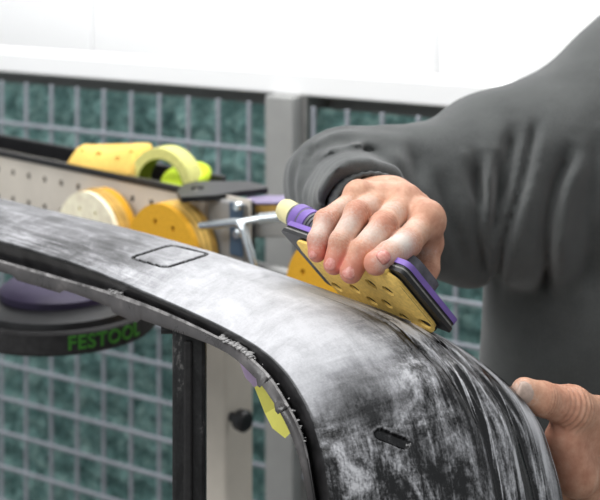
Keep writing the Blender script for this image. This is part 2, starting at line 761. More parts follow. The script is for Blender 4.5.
def hermite(p0, m0, p1, m1, t):
    return p0 * (2 * t ** 3 - 3 * t * t + 1) + m0 * (t ** 3 - 2 * t * t + t) + p1 * (-2 * t ** 3 + 3 * t * t) + m1 * (t ** 3 - t * t)


class Station:
    pass


def station(u):
    s = Station()
    s.N, s.C = crom(NE, u), crom(CR, u)
    T = (crom(NE, u + .05) + crom(CR, u + .05) - crom(NE, u - .05) - crom(CR, u - .05)).normalized()
    A = s.C - s.N
    n = T.cross(A).normalized()
    if n.dot(Vector((0, -1, .6))) < 0:
        n = -n
    r = (s.C - Vector((0, 0, ZC))).normalized()
    d1, d2 = T.dot(A.cross(r)), T.dot(n.cross(r))
    b = d1 / (4 * d2) if abs(d2) > 1e-6 else .01
    s.T, s.A, s.n, s.r = T, A, n, r
    s.braw = b
    return s


# smooth the automatic bulge over the stations
_us = np.linspace(0, len(ST) - 1, 111)
_b = np.array([station(float(u)).braw for u in _us])
_b = np.where((_b < .002) | (_b > .022), np.where(_us > 6, .022, .008), _b)
_b = np.convolve(np.pad(_b, 8, mode='edge'), np.ones(17) / 17, mode='valid')
VB = 1.5                                             # v runs 0 (near edge) .. 1 (crest) .. VB (rear edge)
TOWC = [(130, 257.5), (171, 244.5), (210, 253.5), (166, 267.5)]


def S(st, b, u, v):
    if v <= 1:
        p = st.N + st.A * v + st.n * (4 * b * v * (1 - v))
        if u > 5.2:                                  # moulded feature lines on the corner
            k = min(1, (u - 5.2) / 1.2)
            for v0, w, a in ((.70, .022, -.0028), (.80, .03, .0022), (.885, .018, -.0024), (.955, .02, .0012)):
                p = p + st.n * (k * a * math.exp(-((v - v0) / w) ** 2))
        return p
    t = (v - 1) / (VB - 1)
    m0 = (st.A - st.n * 4 * b) * .35
    K = st.C + Vector((.012, .058, 0)) - st.n * .040
    return hermite(st.C, m0, K, (K - st.C) * .4 - st.n * .03, t)


def proj(p):
    return (300 + F * p.x / p.y, HY + F * (ZC - p.z) / p.y)


# non-uniform sampling: dense around the tow-hook cover
us = sorted(set([round(x, 5) for x in np.concatenate([np.linspace(0, 3.1, 50), np.linspace(3.1, 4.45, 240), np.linspace(4.45, len(ST) - 1, 330)])]))
vs_ = sorted(set([round(x, 5) for x in np.concatenate([np.linspace(0, 1, 150), np.linspace(1, VB, 22)])]))
# outline of the cover as a rounded loop in pixel space of the drawing board, carried onto the surface
def rounded_loop(pts, r, n=6):
    out = []
    k = len(pts)
    for i in range(k):
        p, a, b = (Vector(pts[i]), Vector(pts[i - 1]), Vector(pts[(i + 1) % k]))
        p0 = p + (a - p).normalized() * r
        p1 = p + (b - p).normalized() * r
        for j in range(n + 1):
            t = j / n
            out.append(p0 * (1 - t) ** 2 + p * 2 * t * (1 - t) + p1 * t * t)
    return out


loop = rounded_loop(TOWC, 7)
LP = np.array([tuple(p) for p in loop])


def loop_dist(q):
    a, b = LP, np.roll(LP, -1, 0)
    ab = b - a
    # image rows are foreshortened on this level face: weigh them up for an even groove
    w = np.array([1.0, 2.0])
    qa = (q - a) * w
    abw = ab * w
    t = np.clip((qa * abw).sum(1) / (abw * abw).sum(1), 0, 1)
    d = np.sqrt(((qa - t[:, None] * abw) ** 2).sum(1)).min()
    x, y = q
    c = ((a[:, 1] > y) != (b[:, 1] > y)) & (x < (b[:, 0] - a[:, 0]) * (y - a[:, 1]) / (b[:, 1] - a[:, 1] + 1e-12) + a[:, 0])
    return d, bool(c.sum() % 2)


DUST_SHINE = [  # column, row, rx, ry, amount, contrast   (how thickly the dust lies, plus one painted highlight; later entries win)
    (95, 235, 70, 30, .52, .25), (80, 222, 60, 12, .62, .15), (0, 225, 60, 30, .55, .3), (115, 270, 50, 12, .72, .25), (75, 246, 28, 8, .28, .4), (110, 240, 18, 5, .30, .4), (125, 262, 30, 5, .40, .35),
    (180, 257, 45, 16, .76, .14), (225, 270, 60, 26, .86, .10), (250, 300, 70, 40, .92, .07),
    (300, 320, 70, 45, .96, .06), (330, 345, 45, 45, .94, .10), (345, 305, 45, 14, .78, .2), (370, 335, 35, 25, .84, .22),
    (360, 393, 28, 30, .40, .2), (360, 393, 26, 28, .40, .2), (374, 406, 22, 14, .20, .3), (374, 406, 22, 14, .20, .3), (398, 392, 14, 26, .70, .3), (392, 316, 36, 9, .12, 1.0), (408, 334, 26, 10, .60, 1.0), (430, 360, 26, 26, .58, .8),
    (420, 385, 26, 26, .62, .7), (455, 385, 30, 30, .40, .8), (350, 440, 24, 22, .44, .8), (395, 440, 34, 26, .54, .75), (425, 430, 24, 30, .64, .75), (455, 440, 26, 34, .46, .75),
    (480, 395, 26, 40, .05, .9), (505, 440, 26, 40, .05, .8), (440, 470, 80, 24, .36, 1.0), (455, 345, 26, 14, .15, 1.0), (534, 420, 9, 18, .66, .1),  # last entry paints the highlight on the edge facet
]


def dust_shine_at(q, u, v):
    num, den, c = .40 * .02, .02, .5 * .02
    for (x, y, rx, ry, am, co) in DUST_SHINE:
        w = math.exp(-1.3 * (((q[0] - x) / rx) ** 2 + ((q[1] - y) / ry) ** 2))
        num += am * w
        c += co * w
        den += w
    d, c = num / den, c / den
    if v > .90:                                      # bright crest highlight painted into the dust mask
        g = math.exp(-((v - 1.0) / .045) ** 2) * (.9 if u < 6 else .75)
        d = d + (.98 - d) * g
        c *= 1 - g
    if v < .012:
        d = min(d, .3)
    if u > 6.0:  # ridge highlights painted in as pale lines, beside darker groove lines
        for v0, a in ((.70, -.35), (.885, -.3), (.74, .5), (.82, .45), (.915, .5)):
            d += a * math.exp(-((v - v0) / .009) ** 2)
    return d, c


verts, dust_shine_v, uvs, inside = [], [], [], []
BARS = [((380, 434), (404, 444), 6.0)]      # small oblong recess low on the corner
arc = 0.0
prevN = None
for u in us:
    st = station(u)
    b = float(np.interp(u, _us, _b))
    mid = st.N + st.A * .5
    if prevN is not None:
        arc += (mid - prevN).length
    prevN = mid
    for v in vs_:
        p = S(st, b, u, v)
        q = np.array(proj(p))
        ins_ = False
        if 3 < u < 4.6 and .05 < v < 1:
            d, ins_ = loop_dist(q)
            if d < 3.2:
                p = p - st.n * (.0032 * max(0.0, 1 - max(0, d - 1.0) / 1.3) if d < 2.3 else 0.0)
        dd, cc = dust_shine_at(q, u, min(v, 1.3))
        for (x0, y0), (x1, y1), rr in BARS:
            if u > 6 and v < 1:
                e = Vector((x1 - x0, y1 - y0))
                t = min(1, max(0, (Vector((q[0] - x0, q[1] - y0))).dot(e) / e.dot(e)))
                dq = math.hypot(q[0] - x0 - e.x * t, q[1] - y0 - e.y * t)
                if dq < rr:
                    p = p - st.n * .0028 * min(1, (rr - dq) / 2)
                    dd = .16
                elif dq < rr + 2.2:
                    p = p + st.n * .0008
                    dd = max(dd, .55)
        if 3 < u < 4.6 and .05 < v < 1 and d < 2.0:
            dd, cc = 0.02, 0.0
        verts.append(p)
        kk = min(1, max(0, (v - .55) / .12)) * min(1, max(0, (u - 4.6) / .6))
        kk = max(kk,   .25 if u > 7 else .0, .75 * min(1, max(0, (4.4 - u) / 1.0)))
        dust_shine_v.append((min(1, max(0, dd)), cc, kk))
        uvs.append((arc, v * st.A.length))
        inside.append(ins_)
nv = len(vs_)
faces_a, faces_b = [], []
for i in range(len(us) - 1):
    for j in range(nv - 1):
        k = i * nv + j
        f = (k, k + nv, k + nv + 1, k + 1)
        (faces_b if all(inside[x] for x in f) else faces_a).append(f)


def sub_surface(name, faces, parent, label=None):
    used = sorted({x for f in faces for x in f})
    mp = {x: i for i, x in enumerate(used)}
    me = mesh(name, [verts[x] for x in used], [tuple(mp[x] for x in f) for f in faces])
    vcol(me, 'dust', np.array([dust_shine_v[x] for x in used], np.float32))
    ul = me.uv_layers.new(name='UVMap')
    li = np.empty(len(me.loops), np.int32)
    me.loops.foreach_get('vertex_index', li)
    arr = np.array([uvs[x] for x in used], np.float32)[li]
    ul.data.foreach_set('uv', arr.ravel())
    me.materials.append(M['bumper'])
    o = link(name, me, None, parent, smooth=True)
    if label:
        o['label'] = label
    return o


bumper = thing('car_bumper', 'black plastic car bumper covered in white sanding dust, curving down at its corner', 'bumper', P(226, 320, 1.12))
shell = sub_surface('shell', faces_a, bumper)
sm = shell.modifiers.new('thick', 'SOLIDIFY')
sm.thickness = .0028
sm.offset = -1
cover = sub_surface('tow_hook_cover', faces_b, bumper, 'rounded square tow hook cover outlined by a dark groove')
sm2 = cover.modifiers.new('thick', 'SOLIDIFY')
sm2.thickness = .0028
sm2.offset = -1

# turned-in near edge: rolled dark return, then the mounting flange with its tabs
EDGE = [  # near edge (px,py)  ledge  flange bottom
    ((-330, 154), (-330, 172), (-332, 182)),
    ((-190, 188), (-190, 207), (-192, 218)), ((-60, 224), (-60, 243), (-62, 254)), ((60, 259), (60, 277), (60, 288)),
    ((141, 291), (141, 302), (140, 318)), ((226, 330), (221, 338), (216, 346)), ((274, 362), (262, 367), (252, 373)),
    ((303, 402), (287, 402), (276, 404)), ((318, 440), (303, 436), (293, 437)), ((326, 475), (311, 473), (304, 474)),
    ((334, 540), (320, 540), (314, 540)), ((340, 640), (326, 640), (320, 640)), ((342, 760), (328, 760), (322, 760))]
rows = [[], [], [], [], [], []]
for k, (n_, l_, f_) in enumerate(EDGE):
    Y = ST[k][0][2] or yon(ST[k][0][1])
    n2, l2, f2 = Vector(n_), Vector(l_), Vector(f_)
    rows[0].append(P(*n2, Y + .0004))
    rows[1].append(P(*(n2.lerp(l2, .30)), Y + .004))
    rows[2].append(P(*(n2.lerp(l2, .85)), Y + .016))
    rows[3].append(P(*l2, Y + .006))
    rows[4].append(P(*(l2.lerp(f2, .22)), Y + .0045))
    rows[5].append(P(*f2, Y + .008))
NU = 260
fv, ff = [], []
for i in range(NU + 1):
    u = (len(ST) - 1) * i / NU
    rr = [crom(r, u) for r in rows]
    tab = 0.0
    for u0, u1 in ((2.6, 3.03), (3.62, 3.98), (6.2, 6.3), (7.0, 7.12)):      # raised locating tabs
        if u0 < u < u1:
            tab = 1.0
    out = (rr[3] - rr[2]).normalized()
    rr[3] = rr[3] + Vector((0, -.0022, .0008)) * tab
    rr[4] = rr[4] + Vector((0, -.0022, 0)) * tab
    rr[5] = rr[5] + Vector((0, -.0022, -.0035)) * tab
    back = rr[5] + Vector((.006, .016, .002))
    up_ = rr[4] + Vector((.010, .026, .001))
    fv += rr + [back, up_]
fe, fl_ = [], []
for i in range(NU):
    for j in range(7):
        k = i * 8 + j
        (fe if j < 3 else fl_ if j == 3 else ff).append((k, k + 8, k + 9, k + 1))
me = fix(mesh('edge_return', fv, fe))
eo = link('edge_return', me, M['gloss_black'], bumper)
autosmooth(eo, 50)
eo['label'] = 'glossy black rolled edge'
le = link('ledge', fix(mesh('ledge', fv, fl_)), M['ledge'], bumper)
le['label'] = 'pale scuffed ledge line'
autosmooth(le, 50)
me = fix(mesh('mounting_flange', fv, ff))
fo = link('mounting_flange', me, M['flange'], bumper)
autosmooth(fo, 35)
fo['label'] = 'dark worn mounting flange with raised tabs along the near edge'
fmod = fo.modifiers.new('thick', 'SOLIDIFY')
fmod.thickness = .002
fmod.offset = 0

# dust caked on the ledge
random.seed(9)
bm = bmesh.new()
for (u0, u1, n, sz) in ((5.0, 5.7, 150, .0020), (5.7, 8.4, 24, .0011), (3.55, 3.75, 26, .0016)):
    for i in range(n):
        u = random.uniform(u0, u1)
        p = crom(rows[3], u) + Vector((random.uniform(-.002, .002), random.uniform(-.001, .003), random.uniform(.000, .002)))
        r = random.uniform(.3, 1) * sz
        mt = Matrix.Translation(p) @ Matrix.Rotation(random.random() * 6, 4, 'Z') @ Matrix.Diagonal((r * 1.8, r * 1.3, r * .45, 1))
        bmesh.ops.create_icosphere(bm, subdivisions=1, radius=1, matrix=mt)
me = bpy.data.meshes.new('dust_crust')
bm.to_mesh(me)
bm.free()
M['dust'] = simple('white_filler_dust', lin(168, 166, 165), .95, var=.08, scale=300)
dc = link('dust_crust', me, M['dust'], bumper, smooth=True)
dc['kind'] = 'stuff'
dc['label'] = 'white filler dust caked along the ledge'

# stand that carries the bumper
stand = thing('bumper_stand', 'scuffed black steel stand whose upright post carries the bumper', 'stand', (P(188, 400, 1.21).x, 1.21, 0))


def upright(px0, px1, Y, ztop, nm='post'):
    x0, x1 = P(px0, 0, Y).x, P(px1, 0, Y).x
    w = x1 - x0
    o = link(nm, box_me(nm, Matrix(), (x0, Y, .04), (x1, Y + w * .8, ztop), .003), M['post'], stand)
    rib = link('post_rib', box_me('post_rib', Matrix(), (x0 + w * .36, Y - .004, .06), (x0 + w * .62, Y + .002, ztop - .02), .002), M['black_rough'], o)
    return x0, x1


z_b = 1.65 - HB
xa, xb = upright(172, 205, 1.18, P(188, 318, 1.18).z)
link('bolt', lathe_me('bolt', frame(P(168, 329, 1.195), Vector((0, 1, 0)), Vector((0, 0, 1)), Vector((1, 0, 0))), [(0, -.006), (.0045, -.006), (.0045, .004), (.003, .009), (0, .009)], 12), M['black'], stand)
link('base', box_me('base', Matrix(), (xa - .35, 1.16, 0), (xb + .35, 1.24, .04), .006), M['post'], stand)
link('foot', box_me('foot', Matrix(), (xa - .35, .95, 0), (xa - .29, 1.45, .035), .006), M['post'], stand)
link('foot', box_me('foot', Matrix(), (xb + .29, .95, 0), (xb + .35, 1.45, .035), .006), M['post'], stand)

# ================================================================== SANDING BLOCK
BL, BR, TL = P(325, 287, 1.215), P(450, 337, 1.075), P(277, 232, 1.183)
Lv = BR - BL
LL = Lv.length
ex = Lv.normalized()
ey = (TL - BL)
ey = (ey - ex * ey.dot(ex))
WW = ey.length
ey.normalize()
ez = ex.cross(ey)                      # away from the viewer: from the abrasive face to the grip
if ez.dot(Vector((.59, .4, .7))) < 0:
    ez = -ez
o0 = BL - ez * .0035
TM = lambda x, y, z: o0 + ex * x + ey * y + ez * z
blk = thing('sanding_block', 'hand sanding block with purple shell and yellow perforated face, gripped on the bumper crest', 'sanding block', o0)


def px_to_xy(px, py):
    """where the line of sight of a pixel meets the abrasive face (used while measuring the hole positions)"""
    d = P(px, py, 1.0) - Vector((0, 0, ZC))
    o = Vector((0, 0, ZC))
    t = (o0 - o).dot(ez) / d.dot(ez)
    q = o + d * t - o0
    return q.dot(ex), q.dot(ey)


holes_px = [(322, 275), (337, 287), (355, 289), (371, 284), (388, 291), (372, 301), (387, 304), (405, 318), (424, 324), (345, 268), (358, 276)]
hl = []
x0, x1, y0, y1 = .022, LL - .010, .002, WW - .002
for h in holes_px:
    x, y = px_to_xy(*h)
    if x0 + .008 < x < x1 - .008 and y0 + .008 < y < y1 - .008 and all(math.hypot(x - a, y - b) > .0155 for a, b in hl):
        hl.append((x, y))


def padmap(x, y, z):
    # the sheet rolls over the pad at its long upper edge and its ends
    e = max(0.0, (y - (WW - .014)) / .014)
    g = max(0.0, (x0 + .010 - x) / .010, (x - (x1 - .010)) / .010)
    return TM(x, y, 0.0 + (.0022 - z) + .004 * e * e + .003 * g * g)


ex_pts = [(x0 + (x1 - x0) * i / 24, y0 + (y1 - y0) * j / 12) for i in range(1, 24) for j in range(1, 12)]
ex_pts = [p for p in ex_pts if all(math.hypot(p[0] - a, p[1] - b) > .0080 for a, b in hl)]
me = plate_me('abrasive_sheet', rrect2(x0, y0, x1, y1, .012), [circle2(a, b, .0062, n=14) for a, b in hl], padmap, .0022, ex_pts)
autosmooth(link('abrasive_sheet', me, M['yellow'], blk), 50)
# rolled corner of the sheet standing up at the right end
me = tube_me('sheet_curl', [TM(x1 - .045, WW - .004, .006), TM(x1 - .028, WW + .001, .008), TM(x1 - .008, WW - .002, .008)], [.006, .0085, .006], 12)
link('sheet_curl', me, M['yellow'], blk, smooth=True)


def slab(nm, x0, x1, y0, y1, z0, z1, r, mat, parent):
    me = plate_me(nm, rrect2(x0, y0, x1, y1, r), [], lambda x, y, z: TM(x, y, z), 1)
    # two levels: z=0 -> z0, z=1 -> z1
    for v in me.vertices:
        q = v.co - o0
        zz = q.dot(ez)
        v.co += ez * ((z0 if zz < .5 else z1) - zz)
    return autosmooth(link(nm, fix(me), mat, parent), 40)


slab('backing_plate', 0, LL, 0, WW, .0066, .0100, .005, M['black'], blk)
slab('foam_layer', .001, LL - .001, .001, WW - .001, .0100, .0118, .005, M['grey_foam'], blk)
slab('backing_plate', .001, LL - .001, .001, WW - .001, .0118, .0138, .005, M['black'], blk)
slab('pad_core', x0 + .001, x1 - .001, .001, WW - .008, .0024, .0066, .010, M['black_rough'], blk)
sh = slab('shell', 0, LL, 0, WW, .0138, .0185, .007, M['purple'], blk)
slab('grip', .02, LL - .02, .016, WW - .016, .0185, .034, .014, M['greyplastic'], blk)
# dust port with its ribbed neck along the long upper edge
pa, pb = P(284, 209, 1.230), P(352, 250, 1.150)
ax = (pb - pa).normalized()
port = link('dust_port', lathe_me('dust_port', frame(pa, ax.orthogonal().normalized(), ax.cross(ax.orthogonal().normalized()), ax),
            [(0, .02), (.0125, .02), (.0135, .028)] + [(r, .028 + .0045 * k + dz) for k in range(10) for r, dz in ((.0135, 0), (.0135, .0028), (.0115, .0030), (.0115, .0044))] + [(.012, .085), (0, .085)], 24), M['greyplastic'], blk)
autosmooth(port, 40)
fr = frame(pa, ax.orthogonal().normalized(), ax.cross(ax.orthogonal().normalized()), ax)
c = link('cap', lathe_me('cap', fr, [(0, -.002), (.007, -.002), (.0098, 0), (.0110, .004), (.0110, .026), (0, .026)], 24), M['creamcap'], port)
autosmooth(c)
c['label'] = 'cream end cap'
prof = [(.0110, .023), (.0138, .024), (.0142, .033), (.0134, .034), (.0134, .037), (.0142, .038), (.0142, .045), (.0115, .046), (.0110, .023)]
c = link('collar', lathe_me('collar', fr, prof, 24), M['purple'], port)
autosmooth(c)
c['label'] = 'purple collar'

# ================================================================== PERSON
person = thing('person', 'person in charcoal sweatshirt leaning over the bumper, dusty hand on the sanding block', 'person', (.45, 1.50, 0))

# --- right hand: joints measured on the photograph, at their distances
FG = {
    'little': [(359, 198, 1.156), (326, 221, 1.123), (318, 240, 1.108), (317, 253, 1.102)],
    'ring': [(381, 201, 1.162), (357, 214, 1.116), (341, 242, 1.096), (334, 264, 1.090)],
    'middle': [(404, 203, 1.155), (384, 225, 1.105), (362, 251, 1.083), (351, 272, 1.077)],
    'index': [(426, 221, 1.136), (407, 243, 1.094), (389, 255, 1.072), (376, 263, 1.062)],
    'thumb': [(414, 214, 1.185), (428, 243, 1.160), (427, 268, 1.145), (420, 290, 1.130)],
}
RAD = {'little': (.0106, .0098, .0090, .0079), 'ring': (.0117, .0108, .0101, .0091), 'middle': (.0122, .0113, .0106, .0096),
       'index': (.0120, .0118, .0112, .0102), 'thumb': (.0150, .0125, .0110, .0095)}
R_WR = P(380, 207, 1.215)
R_FA = P(352, 200, 1.31)
J = {k: [P(*p) for p in v] for k, v in FG.items()}


def crease(Q, J0, axis, r, lam=.0024, amp=.00042, win=.006):
    q = Q - A3(J0)
    t = q @ A3(axis)
    rad = np.linalg.norm(q, axis=1)
    return amp * np.sin(2 * np.pi * t / lam) * np.exp(-(t / win) ** 2) * np.clip((r - rad) / .004, 0, 1)


def hand_right(Q):
    palm = rc(Q, R_FA, R_WR, .031, .026)
    off = A3((.013, 0, .002))
    palm = smin(palm, np.minimum(rc(Q, A3(R_WR) + off, A3(R_WR) - off, .021, .020), 9), .012)
    for k, (rw, rm) in {'little': (.017, .0125), 'ring': (.018, .0130), 'middle': (.018, .0138), 'index': (.018, .0145)}.items():
        w = A3(R_WR) + A3((.010 * ('little', 'ring', 'middle', 'index').index(k) - .014, 0, 0))
        palm = smin(palm, rc(Q, w, J[k][0], rw, rm), .010)
    # palm side filling below the metacarpals and web towards the thumb
    palm = smin(palm, rc(Q, P(372, 208, 1.185), P(412, 222, 1.160), .020, .019), .014)
    th = J['thumb']
    palm = smin(palm, rc(Q, P(392, 200, 1.20), th[0], .018, .0165), .012)
    palm = smin(palm, rc(Q, J['index'][0], th[1], .011, .011), .012)
    d = palm
    for k in FG:
        j, r = J[k], RAD[k]
        f = rc(Q, j[0], j[1], r[0], r[1])
        f = smin(f, rc(Q, j[1], j[2], r[1] * .98, r[2]), .004)
        f = smin(f, rc(Q, j[2], j[3], r[2] * .99, r[3]), .003)
        f = smin(f, np.linalg.norm(Q - A3(j[1]), axis=1) - r[1] * .99, .003)          # knuckle
        a = (j[2] - j[0]).normalized()
        f = f + crease(Q, j[1], a, r[1] * 1.7)
        a2 = (j[3] - j[1]).normalized()
        f = f + crease(Q, j[2], a2, r[2] * 1.6, amp=.00028, win=.0035)
        d = smin(d, smin(palm, f, .007), .0028)
    for k, rr in (('little', .0115), ('ring', .0122), ('middle', .0136), ('index', .0132)):        # main knuckles
        c_ = J[k][0] + Vector((0, 0, .0035))
        d = smin(d, np.linalg.norm(Q - A3(c_), axis=1) - rr, .008)
    return d


allp = np.array([tuple(p) for v in J.values() for p in v] + [tuple(R_WR), tuple(R_FA)])
v1, q1 = surface_net(hand_right, allp.min(0) - .034, allp.max(0) + .034, .0010)

# --- left hand holding the far edge of the bumper
LT = [P(600, 424, 1.135), P(572, 408, 1.105), P(543, 399, 1.085), P(525, 392, 1.078)]
LTR = (.021, .0170, .0138, .0118)
L_WR = P(640, 470, 1.20)
L_FA = P(720, 520, 1.30)
LF = [  # fingers run under the edge, behind the bumper skin
    [P(578, 452, 1.125), P(552, 462, 1.138), P(533, 466, 1.132), P(518, 464, 1.126)],
    [P(584, 474, 1.130), P(556, 486, 1.145), P(536, 490, 1.140), P(520, 489, 1.134)],
    [P(590, 496, 1.135), P(562, 508, 1.150), P(542, 513, 1.146), P(526, 512, 1.140)],
    [P(596, 516, 1.140), P(572, 528, 1.152), P(555, 533, 1.148), P(541, 532, 1.144)]]
LFR = [(.0130, .0115, .0100, .0088), (.0130, .0115, .0100, .0088), (.0122, .0108, .0095, .0084), (.0110, .0095, .0083, .0074)]


def hand_left(Q):
    palm = rc(Q, L_FA, L_WR, .032, .026)
    for f, r in zip(LF, LFR):
        palm = smin(palm, rc(Q, L_WR, f[0], .020, r[0] * 1.12), .012)
    palm = smin(palm, rc(Q, P(612, 440, 1.155), P(572, 436, 1.112), .022, .013), .012)      # ball of the thumb and web
    palm = smin(palm, rc(Q, L_WR, LT[0], .022, .021), .014)
    palm = smin(palm, rc(Q, P(564, 440, 1.105), P(576, 474, 1.112), .017, .020), .010)
    d = palm
    t = rc(Q, LT[0], LT[1], LTR[0], LTR[1])
    t = smin(t, rc(Q, LT[1], LT[2], LTR[1], LTR[2]), .008)
    t = smin(t, rc(Q, LT[2], LT[3], LTR[2] * .97, LTR[3]), .004)
    t = t + crease(Q, LT[2], (LT[3] - LT[1]).normalized(), .022, lam=.0030, amp=.0004, win=.008)
    t = t + crease(Q, LT[1] + Vector((-.004, -.01, .0)), (LT[2] - LT[0]).normalized(), .030, lam=.0055, amp=.0005, win=.016)
    d = np.minimum(d, smin(palm, t, .010))
    d = d + .0016 * np.exp(-(segdist(Q, [P(546, 425, 1.088), P(562, 428, 1.094), P(585, 426, 1.10)]) / .003) ** 2)
    for f, r in zip(LF, LFR):
        g = rc(Q, f[0], f[1], r[0], r[1])
        g = smin(g, rc(Q, f[1], f[2], r[1], r[2]), .004)
        g = smin(g, rc(Q, f[2], f[3], r[2], r[3]), .004)
        d = np.minimum(d, smin(palm, g, .007))
    return d


allp = np.array([tuple(p) for p in LT + [q for f in LF for q in f] + [L_WR]])
v2, q2 = surface_net(hand_left, allp.min(0) - .03, allp.max(0) + np.array([.06, .06, .03]), .00125)

# --- head, neck (beyond the frame of the photograph) and forearms inside the sleeves
HC = Vector((.475, 1.36, 1.70))
fw = Vector((-.36, -.80, -.48)).normalized()          # looks down at the work
rt = fw.cross(UP).normalized()
hu = rt.cross(fw).normalized()
RM = np.array([[rt.x, fw.x, hu.x], [rt.y, fw.y, hu.y], [rt.z, fw.z, hu.z]])
H = lambda x, y, z: HC + rt * x + fw * y + hu * z


def head(Q):
    d = ell(Q, H(0, -.015, .035), (.075, .095, .088), RM)
    d = smin(d, ell(Q, H(0, .022, -.035), (.060, .065, .075), RM), .03)
    d = smin(d, ell(Q, H(0, .055, -.088), (.026, .024, .022), RM), .025)
    d = smin(d, rc(Q, H(0, .088, .012), H(0, .108, -.022), .007, .013), .012)
    d = smin(d, ell(Q, H(0, .082, .030), (.045, .016, .009), RM), .012)
    for s in (-1, 1):
        d = d + .006 * np.exp(-(np.linalg.norm(Q - A3(H(.030 * s, .086, .010)), axis=1) / .014) ** 2)
        d = smin(d, ell(Q, H(.077 * s, -.012, .000), (.008, .020, .032), RM), .006)
    lip = segdist(Q, [H(-.022, .086, -.058), H(0, .094, -.056), H(.022, .086, -.058)])
    d = d - .004 * np.exp(-((lip - .004) / .005) ** 2) + .004 * np.exp(-(lip / .002) ** 2)
    d = smin(d, rc(Q, H(0, -.02, -.06), (.470, 1.47, 1.48), .055, .066), .03)
    return d


v3, q3 = surface_net(head, HC - Vector((.15, .15, .24)), HC + Vector((.15, .22, .16)), .0035)
E_R = P(325, 190, 1.41)
SH_R = Vector((.28, 1.50, 1.36))
E_L = P(790, 560, 1.42)
SH_L = Vector((.67, 1.54, 1.37))


def inner(Q):           # arms and trunk under the clothes
    d = rc(Q, R_FA, E_R, .030, .040)
    d = smin(d, rc(Q, E_R, SH_R, .040, .052), .02)
    d = np.minimum(d, smin(rc(Q, L_FA, E_L, .031, .040), rc(Q, E_L, SH_L, .040, .052), .02))
    t = ell(Q, (.47, 1.55, 1.18), (.165, .10, .28))
    t = smin(t, rc(Q, SH_R, SH_L, .055, .055), .05)
    return smin(d, t, .03)


v4, q4 = surface_net(inner, (-.06, 1.25, .85), (.80, 1.72, 1.55), .011)
vv = np.concatenate([v1, v2, v3, v4])
qq = np.concatenate([q1, q2 + len(v1), q3 + len(v1) + len(v2), q4 + len(v1) + len(v2) + len(v3)])
body = np_mesh('body', vv, qq)
tint = np.zeros((len(vv), 3), np.float32)
gd = lambda c, r: np.exp(-(np.linalg.norm(vv - np.array(c), axis=1) / r) ** 2)
for k in FG:
    tint[:, 0] += 1.0 * gd(J[k][3], .013) + .45 * gd(J[k][1] + Vector((0, -.008, .004)), .011) + .3 * gd(J[k][2], .010)
    tint[:, 1] += .50 * gd(J[k][1].lerp(J[k][2], .4) + Vector((-.004, -.009, .004)), .014) + .28 * gd(J[k][0].lerp(J[k][1], .6) + Vector((0, -.006, .006)), .018)
    for jj, rr in ((1, .016), (2, .011)):
        a = np.array((J[k][min(jj + 1, 3)] - J[k][jj - 1]).normalized())
        t = (vv - np.array(J[k][jj])) @ a
        tint[:, 2] += np.clip(np.sin(2 * np.pi * t / .0024 ), 0, 1) ** 2 * np.exp(-(t / .005) ** 2) * (np.linalg.norm(vv - np.array(J[k][jj]), axis=1) < rr) * .55
for k in ('little', 'ring', 'middle', 'index'):
    for a_, b_ in ((0, 1), (1, 2), (2, 3)):
        tint[:, 1] += .20 * gd(J[k][a_].lerp(J[k][b_], .5) + Vector((-.003, -.008, .004)), .014)
tint[:, 1] += .62 * gd(P(404, 240, 1.08), .012) + .5 * gd(P(384, 262, 1.055), .010)
tint[:, 0] += .25 * gd(J['index'][0], .02) + .2 * gd(J['middle'][0], .018)
tint[:, 1] += .75 * gd(LT[3] + Vector((-.006, -.008, 0)), .014) + .35 * gd(LT[2], .012)
tint[:, 0] += .35 * gd(LT[2].lerp(LT[1], .5), .02) + .4 * gd(P(560, 450, 1.11), .03)
t = (vv - np.array(LT[2])) @ np.array((LT[3] - LT[1]).normalized())
tint[:, 2] += np.clip(np.sin(2 * np.pi * t / .003), 0, 1) * np.exp(-(t / .006) ** 2) * (np.linalg.norm(vv - np.array(LT[2]), axis=1) < .018) * .5
vcol(body, 'tint', np.clip(tint, 0, 1.2))
link('body', body, M['skin'], person, smooth=True)
for s in (-1, 1):
    link('eye', lathe_me('eye', frame(H(.030 * s, .076, .010), rt, hu, fw), [(.0115 * math.sin(a * math.pi / 8), .0115 * -math.cos(a * math.pi / 8)) for a in range(9)], 16), M['eye'], person, smooth=True)
    link('iris', lathe_me('iris', frame(H(.030 * s, .0762, .010), rt, hu, fw), [(0, .0112), (.0035, .0116), (.0056, .0104), (.0056, .0090), (0, .0090)], 16), M['shoe'], person, smooth=True)


def hair(Q):
    d = ell(Q, H(0, -.022, .045), (.083, .102, .090), RM)
    cut = (Q - A3(H(0, .055, .060))) @ A3((fw * .9 - hu * .42).normalized())
    cut2 = (Q - A3(H(0, -.03, -.045))) @ A3(-hu)
    return np.maximum(np.maximum(d, cut), cut2) + .002 * np.sin(Q[:, 0] * 260) * np.sin(Q[:, 2] * 210)


vh, qh = surface_net(hair, HC - Vector((.14, .14, .14)), HC + Vector((.14, .2, .16)), .004)
link('hair', np_mesh('hair', vh, qh), M['hair'], person, smooth=True)


